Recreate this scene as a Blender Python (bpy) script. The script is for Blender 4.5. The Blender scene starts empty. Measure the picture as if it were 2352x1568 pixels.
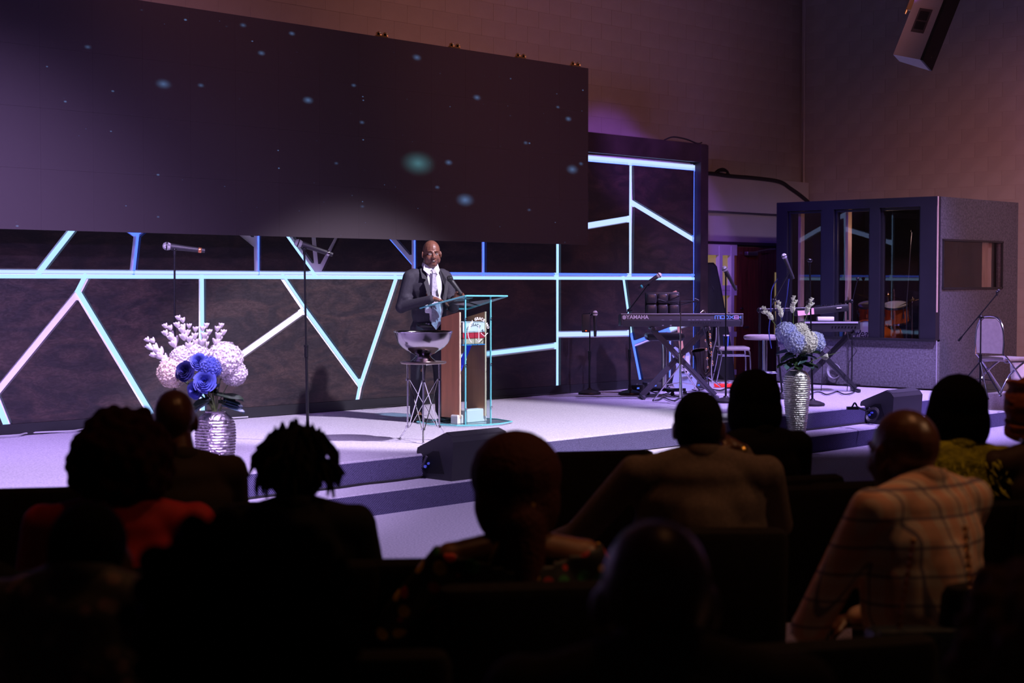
import bpy, math, random
from mathutils import Vector, Matrix, Euler
random.seed(7)
V = Vector
sc = bpy.context.scene
col = sc.collection
# ------------------------------------------------------------------ camera
FPX = 3620.0; CX, CY = 1176.0, 784.0; CZ = 1.69
A = math.atan2(3424.0, FPX)                      # angle between the view axis and +X
F = V((math.cos(A), math.sin(A), 0)); R = V((math.sin(A), -math.cos(A), 0)); UP = V((0, 0, 1))
PITCH = math.atan2(134.0, FPX)
RZ = A - math.pi/2                                # turn that lines local +Y with the view axis
cam_d = bpy.data.cameras.new('camera'); cam = bpy.data.objects.new('camera', cam_d); col.objects.link(cam)
cam.location = (0, 0, CZ); cam.rotation_euler = (math.pi/2 - PITCH, 0, RZ)
cam_d.sensor_width = 36; cam_d.lens = FPX*36/2352; cam_d.clip_end = 80; cam_d.clip_start = 0.2
cam_d.dof.use_dof = True; cam_d.dof.focus_distance = 15.6; cam_d.dof.aperture_fstop = 3.2
sc.camera = cam
# ------------------------------------------------------------------ world, colour management, lights
w = bpy.data.worlds.new('world'); sc.world = w; w.use_nodes = True
w.node_tree.nodes['Background'].inputs[0].default_value = (0.35, 0.22, 0.30, 1)
w.node_tree.nodes['Background'].inputs[1].default_value = 0.012
sc.view_settings.view_transform = 'Standard'; sc.view_settings.look = 'None'
sc.view_settings.exposure = 0.0; sc.view_settings.gamma = 1; sc.view_settings.use_curve_mapping = False
def spot(name, loc, aim, energy, color, ang=60, blend=0.6, size=0.12):
    l = bpy.data.lights.new(name, 'SPOT'); l.energy = energy; l.color = color; l.spot_size = math.radians(ang)
    l.spot_blend = blend; l.shadow_soft_size = size
    o = bpy.data.objects.new(name, l); col.objects.link(o); o.location = loc
    o.rotation_euler = (V(aim)-V(loc)).to_track_quat('-Z', 'Y').to_euler()
    return o
spot('key_wash', (10.6, 5.6, 6.4), (10.5, 10.75, 0.3), 5000, (0.90, 0.79, 1.0), 39, 0.35)
spot('left_wash', (5.0, 5.4, 6.4), (5.7, 11.1, 0.5), 4800, (0.72, 0.54, 1.0), 54, 0.9)
spot('screen_haze', (1.5, 2.0, 4.2), (6.6, 12.1, 1.5), 1500, (0.52, 0.30, 1.0), 44, 1.0)
spot('far_left_blue', (2.2, 8.5, 4.6), (6.2, 12.5, 1.5), 1250, (0.30, 0.12, 1.0), 46, 1.0)
spot('right_violet', (15.3, 6.6, 6.6), (16.4, 10.3, 0.4), 4600, (0.50, 0.36, 1.0), 52, 0.8)
spot('door_violet', (11.5, 8.5, 6.0), (17.0, 13.3, 2.55), 1700, (0.36, 0.14, 1.0), 15, 0.2)
spot('wall_fill_left', (3.2, 7.2, 4.2), (7.8, 12.6, 1.0), 1000, (0.62, 0.42, 1.0), 46, 0.9)  # added fill spot, lifts the left of the backdrop towards purple
spot('floor_fill', (7.6, 5.8, 6.4), (7.9, 8.1, 0.0), 1150, (0.72, 0.56, 1.0), 44, 0.7)  # extra soft fill added to brighten the floor before the steps
spot('right_floor_fill', (15.6, 9.2, 6.7), (15.9, 10.3, 0.36), 1500, (0.60, 0.42, 1.0), 58, 0.8)  # added overhead fill, brightens the right carpet but spares the booth
spot('wall_violet', (12.0, 6.0, 4.6), (16.0, 13.4, 3.12), 1500, (0.34, 0.10, 1.0), 13, 0.6)
spot('booth_blue', (13.0, 9.8, 4.6), (18.0, 12.0, 2.0), 700, (0.06, 0.03, 1.0), 30, 0.9)
spot('booth_side_fill', (17.2, 3.0, 5.6), (19.0, 9.8, 1.2), 1000, (0.85, 0.66, 1.0), 44, 0.9)  # fill spot added to lift the side wall of the booth
spot('wall_warm_back', (10.5, 5.5, 5.0), (14.8, 13.4, 3.6), 620, (1.0, 0.36, 0.33), 60, 1.0, 0.4)
spot('wall_warm_left', (6.5, 8.5, 6.2), (10.5, 13.4, 4.9), 330, (1.0, 0.36, 0.30), 70, 1.0, 0.4)
spot('wall_warm_right', (13.5, 3.5, 3.0), (20.6, 8.6, 1.9), 1650, (1.0, 0.36, 0.37), 48, 1.0, 0.4)
spot('house_amber_right', (5.2, 0.2, 4.2), (3.6, 2.2, 1.0), 85, (1.0, 0.52, 0.26), 50, 1.0, 0.15)
spot('vase_light', (13.5, 3.2, 5.2), (13.44, 8.78, 1.0), 1900, (0.86, 0.84, 1.0), 11, 0.6)
spot('house_amber_top', (4.6, 2.2, 6.7), (4.8, 2.9, 1.0), 150, (1.0, 0.40, 0.16), 74, 0.9, 0.2)
spot('house_amber_left', (2.6, 3.2, 5.0), (2.9, 4.0, 1.0), 20, (1.0, 0.40, 0.16), 80, 1.0, 0.15)
# ------------------------------------------------------------------ picture geometry helpers
_up = (UP*math.cos(PITCH) + F*math.sin(PITCH)); _fw = (F*math.cos(PITCH) - UP*math.sin(PITCH))
C0 = V((0, 0, CZ))
def ray(px, py): return _fw + R*((px-CX)/FPX) + _up*(-(py-CY)/FPX)
def on_z(px, py, z): d = ray(px, py); return C0 + d*((z-CZ)/d.z)
def on_y(px, py, y): d = ray(px, py); return C0 + d*(y/d.y)
def on_x(px, py, x): d = ray(px, py); return C0 + d*(x/d.x)
def at(px, py, D): d = ray(px, py); return C0 + d*(D/d.dot(F))
def proj(p):
    q = V(p)-C0; dz = q.dot(_fw)
    return (CX+FPX*q.dot(R)/dz, CY-FPX*q.dot(_up)/dz) if dz > 0 else (-9999, -9999)
def gp(px, D, z=0.0): p = F*D + R*((px-CX)/FPX*D); return V((p.x, p.y, z))
# ------------------------------------------------------------------ materials
MATS = {}
def mat(name, c, rough=0.6, metal=0.0, emit=None, es=1.0, noise=0.0, nscale=8.0, bump=0.0, bscale=60.0, spec=0.5, c2=None, coat=0.0, stretch=None):
    if name in MATS: return MATS[name]
    m = bpy.data.materials.new(name); MATS[name] = m; m.use_nodes = True
    nt = m.node_tree; b = nt.nodes['Principled BSDF']; L = nt.links
    b.inputs['Base Color'].default_value = (*c, 1); b.inputs['Roughness'].default_value = rough; b.inputs['Metallic'].default_value = metal
    b.inputs['Specular IOR Level'].default_value = spec; b.inputs['Coat Weight'].default_value = coat
    if emit: b.inputs['Emission Color'].default_value = (*emit, 1); b.inputs['Emission Strength'].default_value = es
    if noise or bump:
        tc = nt.nodes.new('ShaderNodeTexCoord'); src = tc.outputs['Object']
        if stretch:
            mp = nt.nodes.new('ShaderNodeMapping'); mp.inputs['Scale'].default_value = stretch; L.new(src, mp.inputs[0]); src = mp.outputs[0]
    if noise:
        n = nt.nodes.new('ShaderNodeTexNoise'); n.inputs['Scale'].default_value = nscale; n.inputs['Detail'].default_value = 5
        L.new(src, n.inputs['Vector'])
        r = nt.nodes.new('ShaderNodeValToRGB'); r.color_ramp.elements[0].position = 0.35; r.color_ramp.elements[1].position = 0.68
        d = c2 if c2 else tuple(x*(1-noise) for x in c)
        r.color_ramp.elements[0].color = (*d, 1); r.color_ramp.elements[1].color = (*c, 1)
        L.new(n.outputs['Fac'], r.inputs[0]); L.new(r.outputs[0], b.inputs['Base Color'])
    if bump:
        n = nt.nodes.new('ShaderNodeTexNoise'); n.inputs['Scale'].default_value = bscale; n.inputs['Detail'].default_value = 3
        L.new(src, n.inputs['Vector'])
        q = nt.nodes.new('ShaderNodeBump'); q.inputs['Strength'].default_value = bump; q.inputs['Distance'].default_value = 0.01
        L.new(n.outputs['Fac'], q.inputs['Height']); L.new(q.outputs[0], b.inputs['Normal'])
    return m
def glassmat(name, tint, gloss=0.06, power=1.0):
    m = bpy.data.materials.new(name); m.use_nodes = True; nt = m.node_tree; nt.nodes.clear()
    o = nt.nodes.new('ShaderNodeOutputMaterial'); t = nt.nodes.new('ShaderNodeBsdfTransparent'); g = nt.nodes.new('ShaderNodeBsdfGlossy')
    g.inputs['Roughness'].default_value = 0.02; t.inputs[0].default_value = (*tint, 1)
    fr = nt.nodes.new('ShaderNodeFresnel'); fr.inputs[0].default_value = 1.5
    ad = nt.nodes.new('ShaderNodeMath'); ad.operation = 'MULTIPLY_ADD'; ad.inputs[1].default_value = power; ad.inputs[2].default_value = gloss; ad.use_clamp = True
    mx = nt.nodes.new('ShaderNodeMixShader')
    ge = nt.nodes.new('ShaderNodeNewGeometry'); iv = nt.nodes.new('ShaderNodeMath'); iv.operation = 'SUBTRACT'; iv.inputs[0].default_value = 1.0; ml = nt.nodes.new('ShaderNodeMath'); ml.operation = 'MULTIPLY'; nt.links.new(ge.outputs['Backfacing'], iv.inputs[1])
    nt.links.new(fr.outputs[0], ad.inputs[0]); nt.links.new(ad.outputs[0], ml.inputs[0]); nt.links.new(iv.outputs[0], ml.inputs[1]); nt.links.new(ml.outputs[0], mx.inputs[0]); nt.links.new(t.outputs[0], mx.inputs[1]); nt.links.new(g.outputs[0], mx.inputs[2])
    nt.links.new(mx.outputs[0], o.inputs[0]); return m
black = mat('black_satin', (0.012, 0.012, 0.014), 0.45)
blackm = mat('black_metal', (0.015, 0.015, 0.018), 0.32, 0.4)
plastic = mat('black_plastic', (0.02, 0.02, 0.024), 0.5, bump=0.15, bscale=300)
chrome = mat('chrome', (0.75, 0.75, 0.78), 0.16, 1.0)
steel = mat('brushed_steel', (0.44, 0.41, 0.45), 0.16, 1.0, noise=0.15, nscale=3)
white = mat('white_matte', (0.80, 0.79, 0.77), 0.6)
clear = glassmat('booth_pane_glass', (0.86, 0.86, 0.88), 0.03, 1.1)
aqua = glassmat('lectern_glass', (0.86, 0.96, 0.96), 0.03); aqua2 = glassmat('lectern_top_glass', (0.58, 0.80, 0.84), 0.10)
edge = mat('green_glass_edge', (0.16, 0.62, 0.66), 0.12, spec=0.9, emit=(0.10, 0.55, 0.62), es=0.0)
# ------------------------------------------------------------------ mesh builder
def frame(rot):
    return rot if isinstance(rot, Matrix) else Euler(rot).to_matrix()
class B:
    def __init__(s): s.v = []; s.f = []; s.m = []; s.cur = 0
    def add(s, vs, fs):
        k = len(s.v); s.v += [tuple(x) for x in vs]; s.f += [tuple(i+k for i in f) for f in fs]; s.m += [s.cur]*len(fs); return s
    def box(s, c, d, rot=(0, 0, 0), bev=0.0, top=1.0):
        Rm = frame(rot); c = V(c); hx, hy, hz = d[0]/2, d[1]/2, d[2]/2
        if not bev:
            vs = [(-hx, -hy, -hz), (hx, -hy, -hz), (hx, hy, -hz), (-hx, hy, -hz), (-hx*top, -hy*top, hz), (hx*top, -hy*top, hz), (hx*top, hy*top, hz), (-hx*top, hy*top, hz)]
            return s.add([c+Rm@V(q) for q in vs], [(3, 2, 1, 0), (4, 5, 6, 7), (0, 1, 5, 4), (1, 2, 6, 5), (2, 3, 7, 6), (3, 0, 4, 7)])
        b = min(bev, hx*.9, hy*.9, hz*.9); ring = []
        n = 3
        def rr(ix, iy):
            pts = []
            for (sx, sy, a0) in ((1, 1, 0), (-1, 1, 90), (-1, -1, 180), (1, -1, 270)):
                for k in range(n+1):
                    a = math.radians(a0+90*k/n); pts.append((sx*(hx-b)+math.cos(a)*(b-ix), sy*(hy-b)+math.sin(a)*(b-iy)))
            return pts
        lv = [(-hz, b*.999), (-hz+b*.3, b*.3), (-hz+b, 0), (hz-b, 0), (hz-b*.3, b*.3), (hz, b*.999)]
        N = 4*(n+1); vs = []
        for z, i in lv: vs += [c+Rm@V((x, y, z)) for x, y in rr(i, i)]
        fs = [tuple(range(N-1, -1, -1)), tuple(range(N*5, N*6))]
        for l in range(5): fs += [(l*N+i, l*N+(i+1) % N, (l+1)*N+(i+1) % N, (l+1)*N+i) for i in range(N)]
        return s.add(vs, fs)
    def cyl(s, p0, p1, r0, r1=None, n=12, cap=True):
        p0, p1 = V(p0), V(p1); r1 = r0 if r1 is None else r1
        d = (p1-p0).normalized(); a = d.orthogonal().normalized(); b = d.cross(a)
        vs = []
        for p, r in ((p0, r0), (p1, r1)): vs += [p+(a*math.cos(2*math.pi*i/n)+b*math.sin(2*math.pi*i/n))*r for i in range(n)]
        fs = [(i, (i+1) % n, n+(i+1) % n, n+i) for i in range(n)]
        if cap: fs += [tuple(range(n-1, -1, -1)), tuple(range(n, 2*n))]
        return s.add(vs, fs)
    def tube(s, pts, r, n=6, sub=0):
        pts = [V(p) for p in pts]
        if sub:
            q = []
            P = [pts[0]]+pts+[pts[-1]]
            for i in range(1, len(P)-2):
                for k in range(sub):
                    t = k/sub; a, b, c, d = P[i-1], P[i], P[i+1], P[i+2]
                    q.append(0.5*((2*b)+(c-a)*t+(2*a-5*b+4*c-d)*t*t+(3*b-a-3*c+d)*t**3))
            pts = q+[pts[-1]]
        vs = []; up = None
        for i, p in enumerate(pts):
            d = (pts[min(i+1, len(pts)-1)]-pts[max(i-1, 0)]).normalized()
            if up is None: up = d.orthogonal().normalized()
            up = (up-d*up.dot(d)); up = up.normalized() if up.length > 1e-6 else d.orthogonal().normalized()
            b = d.cross(up); rr = r[i] if isinstance(r, (list, tuple)) and len(r) == len(pts) else (r if not isinstance(r, (list, tuple)) else r[0]+(r[1]-r[0])*i/(len(pts)-1))
            vs += [p+(up*math.cos(2*math.pi*k/n)+b*math.sin(2*math.pi*k/n))*rr for k in range(n)]
        fs = []
        for i in range(len(pts)-1): fs += [(i*n+k, i*n+(k+1) % n, (i+1)*n+(k+1) % n, (i+1)*n+k) for k in range(n)]
        fs += [tuple(range(n-1, -1, -1)), tuple(range((len(pts)-1)*n, len(pts)*n))]
        return s.add(vs, fs)
    def lathe(s, prof, c=(0, 0, 0), n=24, rot=(0, 0, 0)):
        Rm = frame(rot); c = V(c); vs = []; fs = []
        for r, z in prof: vs += [c+Rm@V((r*math.cos(2*math.pi*i/n), r*math.sin(2*math.pi*i/n), z)) for i in range(n)]
        for l in range(len(prof)-1): fs += [(l*n+i, l*n+(i+1) % n, (l+1)*n+(i+1) % n, (l+1)*n+i) for i in range(n)]
        if prof[0][0] > 1e-4: fs.append(tuple(range(n-1, -1, -1)))
        if prof[-1][0] > 1e-4: fs.append(tuple(range((len(prof)-1)*n, len(prof)*n)))
        return s.add(vs, fs)
    def ell(s, c, r, rot=(0, 0, 0), n=14, m=9):
        Rm = frame(rot); c = V(c); r = (r, r, r) if isinstance(r, (int, float)) else r
        vs = [c+Rm@V((0, 0, -r[2]))]
        for j in range(1, m):
            a = -math.pi/2+math.pi*j/m
            vs += [c+Rm@V((r[0]*math.cos(a)*math.cos(2*math.pi*i/n), r[1]*math.cos(a)*math.sin(2*math.pi*i/n), r[2]*math.sin(a))) for i in range(n)]
        vs.append(c+Rm@V((0, 0, r[2]))); top = len(vs)-1
        fs = [(0, 1+(i+1) % n, 1+i) for i in range(n)]
        for j in range(m-2): fs += [(1+j*n+i, 1+j*n+(i+1) % n, 1+(j+1)*n+(i+1) % n, 1+(j+1)*n+i) for i in range(n)]
        fs += [(1+(m-2)*n+i, 1+(m-2)*n+(i+1) % n, top) for i in range(n)]
        return s.add(vs, fs)
    def cap(s, p0, p1, r0, r1=None, n=12):
        r1 = r0 if r1 is None else r1
        s.cyl(p0, p1, r0, r1, n); s.ell(p0, r0, n=n, m=8); s.ell(p1, r1, n=n, m=8); return s
    def prism(s, poly, vec):
        n = len(poly); vec = V(vec); P = [V(p) for p in poly]
        nrm = V((0, 0, 0))
        for i in range(n): nrm += P[i].cross(P[(i+1) % n])
        if nrm.dot(vec) > 0: P.reverse()
        return s.add(P+[p+vec for p in P], [tuple(range(n)), tuple(range(2*n-1, n-1, -1))]+[(i, n+i, n+(i+1) % n, (i+1) % n) for i in range(n)])
    def mesh(s, name, mats, smooth=False):
        me = bpy.data.meshes.new(name); me.from_pydata(s.v, [], s.f)
        mats = mats if isinstance(mats, (list, tuple)) else [mats]
        for m in mats: me.materials.append(m)
        if len(mats) > 1: me.polygons.foreach_set('material_index', s.m)
        if smooth:
            me.polygons.foreach_set('use_smooth', [True]*len(me.polygons))
            try: me.set_sharp_from_angle(angle=math.radians(38))
            except Exception: pass
        me.update(); return me
    def build(s, name, mats, parent=None, smooth=True, world=False):
        o = bpy.data.objects.new(name, None) if False else None
        me = s.mesh(name, mats, smooth)
        o = bpy.data.objects.new(name, me); col.objects.link(o)
        if parent is not None:
            o.parent = parent
            if world:
                t = parent
                while t.parent: t = t.parent
                M = Matrix.LocRotScale(t.location, t.rotation_euler, None).inverted(); me.transform(M)
        return o
def tag(o, label=None, cat=None, group=None, kind=None):
    if label: o['label'] = label
    if cat: o['category'] = cat
    if group: o['group'] = group
    if kind: o['kind'] = kind
    return o
def th(name, label, cat, loc=(0, 0, 0), rz=0.0, group=None):
    o = bpy.data.objects.new(name, None); col.objects.link(o); o.location = loc; o.rotation_euler = (0, 0, rz)
    o.empty_display_size = 0.1; return tag(o, label, cat, group)
def dup(root, loc, rz, label=None, group=None):
    r = root.copy(); col.objects.link(r); r.location = loc; r.rotation_euler = (0, 0, rz)
    if label: r['label'] = label
    if group: r['group'] = group
    for ch in list(root.children):
        c = ch.copy(); col.objects.link(c); c.parent = r
        for g in ch.children:
            d = g.copy(); col.objects.link(d); d.parent = c
    return r
def blob(b, vox, smooth=4):
    me = bpy.data.meshes.new('tmp'); me.from_pydata(b.v, [], b.f)
    o = bpy.data.objects.new('tmp', me); col.objects.link(o)
    m = o.modifiers.new('r', 'REMESH'); m.mode = 'VOXEL'; m.voxel_size = vox
    s = o.modifiers.new('s', 'SMOOTH'); s.factor = 0.5; s.iterations = smooth
    dg = bpy.context.evaluated_depsgraph_get(); dg.update()
    out = bpy.data.meshes.new_from_object(o.evaluated_get(dg))
    bpy.data.objects.remove(o); bpy.data.meshes.remove(me)
    out.polygons.foreach_set('use_smooth', [True]*len(out.polygons)); return out
def blobobj(name, b, vox, m, parent, smooth=4, cut=None, thick=0.0):
    me = blob(b, vox, smooth)
    if cut:
        import bmesh
        bm = bmesh.new(); bm.from_mesh(me)
        bmesh.ops.delete(bm, geom=[f for f in bm.faces if cut(f.calc_center_median())], context='FACES')
        bm.to_mesh(me); bm.free()
    me.materials.clear(); me.materials.append(m)
    o = bpy.data.objects.new(name, me); col.objects.link(o); o.parent = parent
    if thick: q = o.modifiers.new('solid', 'SOLIDIFY'); q.thickness = thick; q.offset = -1
    return o
def textobj(name, body, size, m, parent, loc, rot, extrude=0.001, align='LEFT', bold=0.0, shear=0.0):
    c = bpy.data.curves.new(name, 'FONT'); c.body = body; c.size = size; c.extrude = extrude; c.align_x = align; c.offset = bold; c.shear = shear
    c.materials.append(m); o = bpy.data.objects.new('tmp', c); col.objects.link(o); bpy.context.view_layer.update()
    me = bpy.data.meshes.new_from_object(o.evaluated_get(bpy.context.evaluated_depsgraph_get())); bpy.data.objects.remove(o)
    o = bpy.data.objects.new(name, me); col.objects.link(o); o.parent = parent; o.location = loc; o.rotation_euler = rot
    return o
# ================================================================== ROOM
YW = 13.4; XW = 20.6; YB = 12.6; ZS = 0.36
carpet = mat('carpet', (0.60, 0.57, 0.66), 0.95, noise=0.45, nscale=70, bump=0.6, bscale=160, spec=0.1, c2=(0.40, 0.37, 0.47))
wallp = mat('painted_block', (0.40, 0.37, 0.36), 0.7, noise=0.12, nscale=2.5, bump=0.25, bscale=90, spec=0.3)
mort = mat('painted_mortar', (0.34, 0.31, 0.30), 0.8)
riserm = bpy.data.materials.new('riser_carpet'); riserm.use_nodes = True
def _riser():
    nt = riserm.node_tree; b = nt.nodes['Principled BSDF']; b.inputs['Roughness'].default_value = 0.95; b.inputs['Specular IOR Level'].default_value = 0.1
    tc = nt.nodes.new('ShaderNodeTexCoord'); mp = nt.nodes.new('ShaderNodeMapping'); mp.inputs['Rotation'].default_value = (0, 0.7, 0)
    wv = nt.nodes.new('ShaderNodeTexWave'); wv.inputs['Scale'].default_value = 26; wv.inputs['Distortion'].default_value = 1.5; wv.inputs['Detail'].default_value = 1; wv.inputs['Detail Scale'].default_value = 6
    r = nt.nodes.new('ShaderNodeValToRGB'); r.color_ramp.elements[0].color = (0.02, 0.018, 0.05, 1); r.color_ramp.elements[1].color = (0.20, 0.18, 0.34, 1)
    nt.links.new(tc.outputs['Object'], mp.inputs[0]); nt.links.new(mp.outputs[0], wv.inputs[0]); nt.links.new(wv.outputs['Fac'], r.inputs[0]); nt.links.new(r.outputs[0], b.inputs['Base Color'])
_riser()
def struct(name, b, m, parent=None, smooth=False):
    o = b.build(name, m, parent, smooth)
    if parent is None: o['kind'] = 'structure'
    return o
fl = struct('floor', B().box((9, 6, -0.05), (26, 18, 0.1)), carpet)
ce = struct('ceiling', B().box((9, 6, 7.05), (26, 18, 0.1)), mat('ceiling_black', (0.02, 0.02, 0.022), 0.9))
ceil_hidden = None
st = struct('floor_stage', B().box((8.2, 10.98, ZS/2-.003), (19.2, 4.04, ZS-.006)).box((19.2, 8.58, ZS/2-.003), (2.8, 0.76, ZS-.006)), carpet)
tr = struct('trim_stage_step', B().box((8.2, 8.775, 0.085), (19.2, 0.37, 0.17)), carpet)
# rounded nosing and woven riser faces
nb = B().box((8.2, 8.945, 0.262), (19.2, 0.02, 0.165)); nb.box((19.2, 8.19, 0.18), (2.8, 0.02, 0.33))
nb.build('riser', riserm, st, False)
B().box((8.2, 8.58, 0.08), (19.2, 0.02, 0.16)).build('riser', riserm, tr, False)
B().cyl((-1.4, 8.96, ZS-.022), (17.8, 8.96, ZS-.022), 0.022, n=12).cyl((17.8, 8.205, ZS-.022), (20.58, 8.205, ZS-.022), 0.022).build('nosing', carpet, st)
B().cyl((-1.4, 8.592, 0.148), (17.8, 8.592, 0.148), 0.022, n=12).build('nosing', carpet, tr)
# block walls : mortar slab + individually laid blocks
def inside(p, poly):
    x, y = p; c = False
    for i in range(len(poly)):
        x1, y1 = poly[i]; x2, y2 = poly[i-1]
        if (y1 > y) != (y2 > y) and x < (x2-x1)*(y-y1)/(y2-y1)+x1: c = not c
    return c
hide = [[(-400, -120), (1352, 157), (1348, 562), (-400, 520)], [(1200, 340), (1614, 352), (1614, 900), (-300, 1000), (-300, 520)], [(1785, 466), (2152, 452), (2337, 475), (2337, 900), (1785, 900)]]
BWd, BH = 0.406, 0.203
wb = struct('wall_back', B().box((9.0, YW+0.10, 3.5), (23.4, 0.2, 7.0)), mort)
wr = struct('wall_right', B().box((XW+0.10, 7.0, 3.5), (0.2, 13.0, 7.0)), mort)
bmesh_x = B().box((0, 0, 0), (BWd-.007, 0.024, BH-.007)).mesh('block', wallp)
bmesh_y = B().box((0, 0, 0), (0.024, BWd-.006, BH-.006)).mesh('block', wallp)
bands = (2.715, 3.22)
def blocks(parent, along, fixed, lo, hi, mesh_):
    cand = []; rest = B()
    for j in range(int(7.0/BH)+1):
        z = (j+.5)*BH
        if z > 6.9: continue
        for i in range(int((hi-lo)/BWd)+1):
            a = lo+(i+.5+(.5 if j % 2 else 0))*BWd
            if a > hi-.2: continue
            p = (a, fixed, z) if along == 'x' else (fixed, a, z)
            if along == 'x' and a > 16.0 and z < 3.3: continue
            q = proj(p); vis = -30 < q[0] < 2382 and -30 < q[1] < 700 and not any(inside(q, h) for h in hide)
            d = (V(p)-C0).length
            cand.append((0 if vis else 1, d, p))
    cand.sort(key=lambda t: (t[0], t[1]))
    for k, (v, d, p) in enumerate(cand):
        if v == 0 and k < 300:
            o = bpy.data.objects.new('block', mesh_); col.objects.link(o); o.location = p; o.parent = parent
        else:
            rest.box(p, (BWd-.006, .024, BH-.006) if along == 'x' else (.024, BWd-.006, BH-.006))
    r = rest.build('block_field', wallp, parent, False); r['kind'] = 'stuff'
blocks(wb, 'x', YW+.008, -2.0, 20.6, bmesh_x)
blocks(wr, 'y', XW+.008, 1.0, 13.4, bmesh_y)
# smooth bulkhead and header over the door
pnt = mat('smooth_wall_paint', (0.42, 0.39, 0.38), 0.55, noise=0.08, nscale=1.5)
o = struct('trim_bulkhead', B().box((18.28, YW-.07, 2.965), (4.6, 0.16, 0.5)).box((18.28, YW-.02, 2.50), (4.6, 0.06, 0.43)), pnt)
o = struct('trim_header', B().box((18.28, YW-.03, 2.265), (4.6, 0.08, 0.04)), mat('dark_trim', (0.03, 0.025, 0.03), 0.5))
# door with sidelight
xd0 = on_y(1684, 700, YW).x; xd1 = xd0+1.16
woodd = mat('dark_red_wood_door', (0.20, 0.045, 0.028), 0.35, noise=0.5, nscale=6, stretch=(6, 6, .5))
d1 = struct('door_1', B().box(((xd0+xd1)/2, YW-.03, 1.11), (xd1-xd0, 0.05, 2.2)), woodd)
B().box((xd0+.30, YW-.10, 2.12), (.26, .07, .06), bev=.01).cyl((xd0+.34, YW-.11, 2.14), (xd0+.72, YW-.13, 2.19), .01).cyl((xd0+.72, YW-.13, 2.19), (xd0+.98, YW-.06, 2.2), .01).build('door_closer', mat('closer_metal', (.3, .3, .32), .35, .9), d1)
B().cyl((xd0+.12, YW-.06, 1.32), (xd0+.12, YW-.08, 1.32), .022).cyl((xd0+.12, YW-.1, 1.05), (xd0+.24, YW-.1, 1.05), .012).build('door_handle', steel, d1)
B().box((xd1-.13, YW-.06, 1.35), (.10, .015, 1.0)).build('door_window', mat('lit_wired_glass', (.3, .25, .12), .3, emit=(0.45, 0.33, 0.12), es=.35), d1)
xs0 = on_y(1560, 700, YW).x
w1 = tag(bpy.data.objects.new('window_1', B().box(((xs0+xd0)/2, YW+.0, 1.12), (xd0-xs0, .02, 2.2)).mesh('window_1', mat('corridor_glow', (.2, .15, .08), .6, emit=(0.55, 0.36, 0.14), es=.34))), kind='structure'); col.objects.link(w1)
whf = mat('white_window_paint', (0.62, 0.60, 0.60), .45)
for px in (1562, 1612, 1646, 1673):
    x = on_y(px, 700, YW).x; B().box((x, YW-.04, 1.12), (.075, .07, 2.2)).build('window_mullion', whf, w1, False)
for z in (2.17, 1.62, 1.55, .95, .40, .05):
    B().box(((xs0+xd0)/2, YW-.035, z), (xd0-xs0, .06, .075 if z != 2.17 else .16)).build('window_rail', whf, w1, False)
# vertical pipes in the corner
pp = B()
for px in (1839, 1856): x = on_y(px, 300, YW).x; pp.cyl((x, YW-.06, 2.7), (x, YW-.06, 6.9), .018)
pp.build('trim_1', pnt)['kind'] = 'structure'
# ================================================================== BACKDROP
def X(px): return on_y(px, 640, YB).x
def Wp(px, py): p = on_y(px, py, YB); return (p.x, p.z)
ZH = 1.772; ZT = 3.215; ZM = 2.75; ZB = 0.42
h = lambda px: (X(px), ZH); m_ = lambda px: (X(px), ZM); T = lambda px: (X(px), ZT); bo = lambda px: (X(px), ZB)
n = {'C': Wp(181, 672), 'D': Wp(-10, 905), 'K': Wp(465, 879), 'F': Wp(702, 711), 'G': Wp(830, 886), 'M': Wp(957, 833), 'N': Wp(1283, 793), 'Qn': Wp(1283, 768), 'Q': Wp(1452, 765),
     'J': Wp(1457, 790), 'R1': Wp(1542, 757), 'S': Wp(1597, 735), 'V': Wp(316, 538), 'W1': Wp(212, 470), 'X1': Wp(440, 440), 'v3': Wp(591, 562), 'n4': Wp(592, 438), 'n6': Wp(818, 450), 'w6': Wp(952, 604),
     'a': Wp(1283, 530), 'b': Wp(1450, 502), 'c': Wp(1453, 464), 'd': Wp(1597, 551)}
polys = [
    [h(-150), h(203), n['C'], n['D'], bo(18), bo(-150)], [n['C'], bo(352), bo(18), n['D']], [h(203), h(465), n['K'], bo(465), bo(352), n['C']],
    [h(465), h(648), n['F'], n['K']], [n['K'], n['F'], n['G'], bo(821), bo(465)], [h(648), h(915), n['G'], n['F']], [h(915), h(957), n['M'], bo(957), bo(821), n['G']],
    [h(957), h(1283), n['N'], n['M']], [n['M'], n['N'], bo(1283), bo(957)], [h(1283), h(1434), n['Q'], n['Qn']], [n['Qn'], n['Q'], n['J'], bo(1475), bo(1283)],
    [h(1434), h(1597), n['S'], n['R1'], n['J'], n['Q']], [n['J'], n['R1'], bo(1542), bo(1475)], [n['R1'], n['S'], bo(1597), bo(1542)],
    [h(-150), h(88), n['W1'], m_(283), m_(-150)], [h(88), h(306), n['V'], n['W1']], [n['W1'], n['V'], n['X1'], m_(440), m_(283)],
    [h(306), h(592), n['v3'], n['X1'], n['V']], [h(592), h(731), n['n4']], [n['X1'], n['v3'], n['n4'], m_(592), m_(440)],
    [h(731), m_(712), m_(592), n['n4']], [h(731), m_(846), m_(712)], [h(731), h(952), n['w6'], n['n6']], [n['w6'], m_(952), m_(846), n['n6']],
    [h(952), h(1112), m_(1112), m_(952)], [h(1112), h(1283), m_(1283), m_(1112)],
    [h(1283), h(1450), n['b'], n['a']], [n['a'], n['b'], T(1450), T(1283)], [h(1450), h(1597), n['d'], n['c']], [n['c'], n['d'], T(1597), T(1450)],
    [m_(-150), m_(1283), T(1283), T(-150)]]
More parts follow.
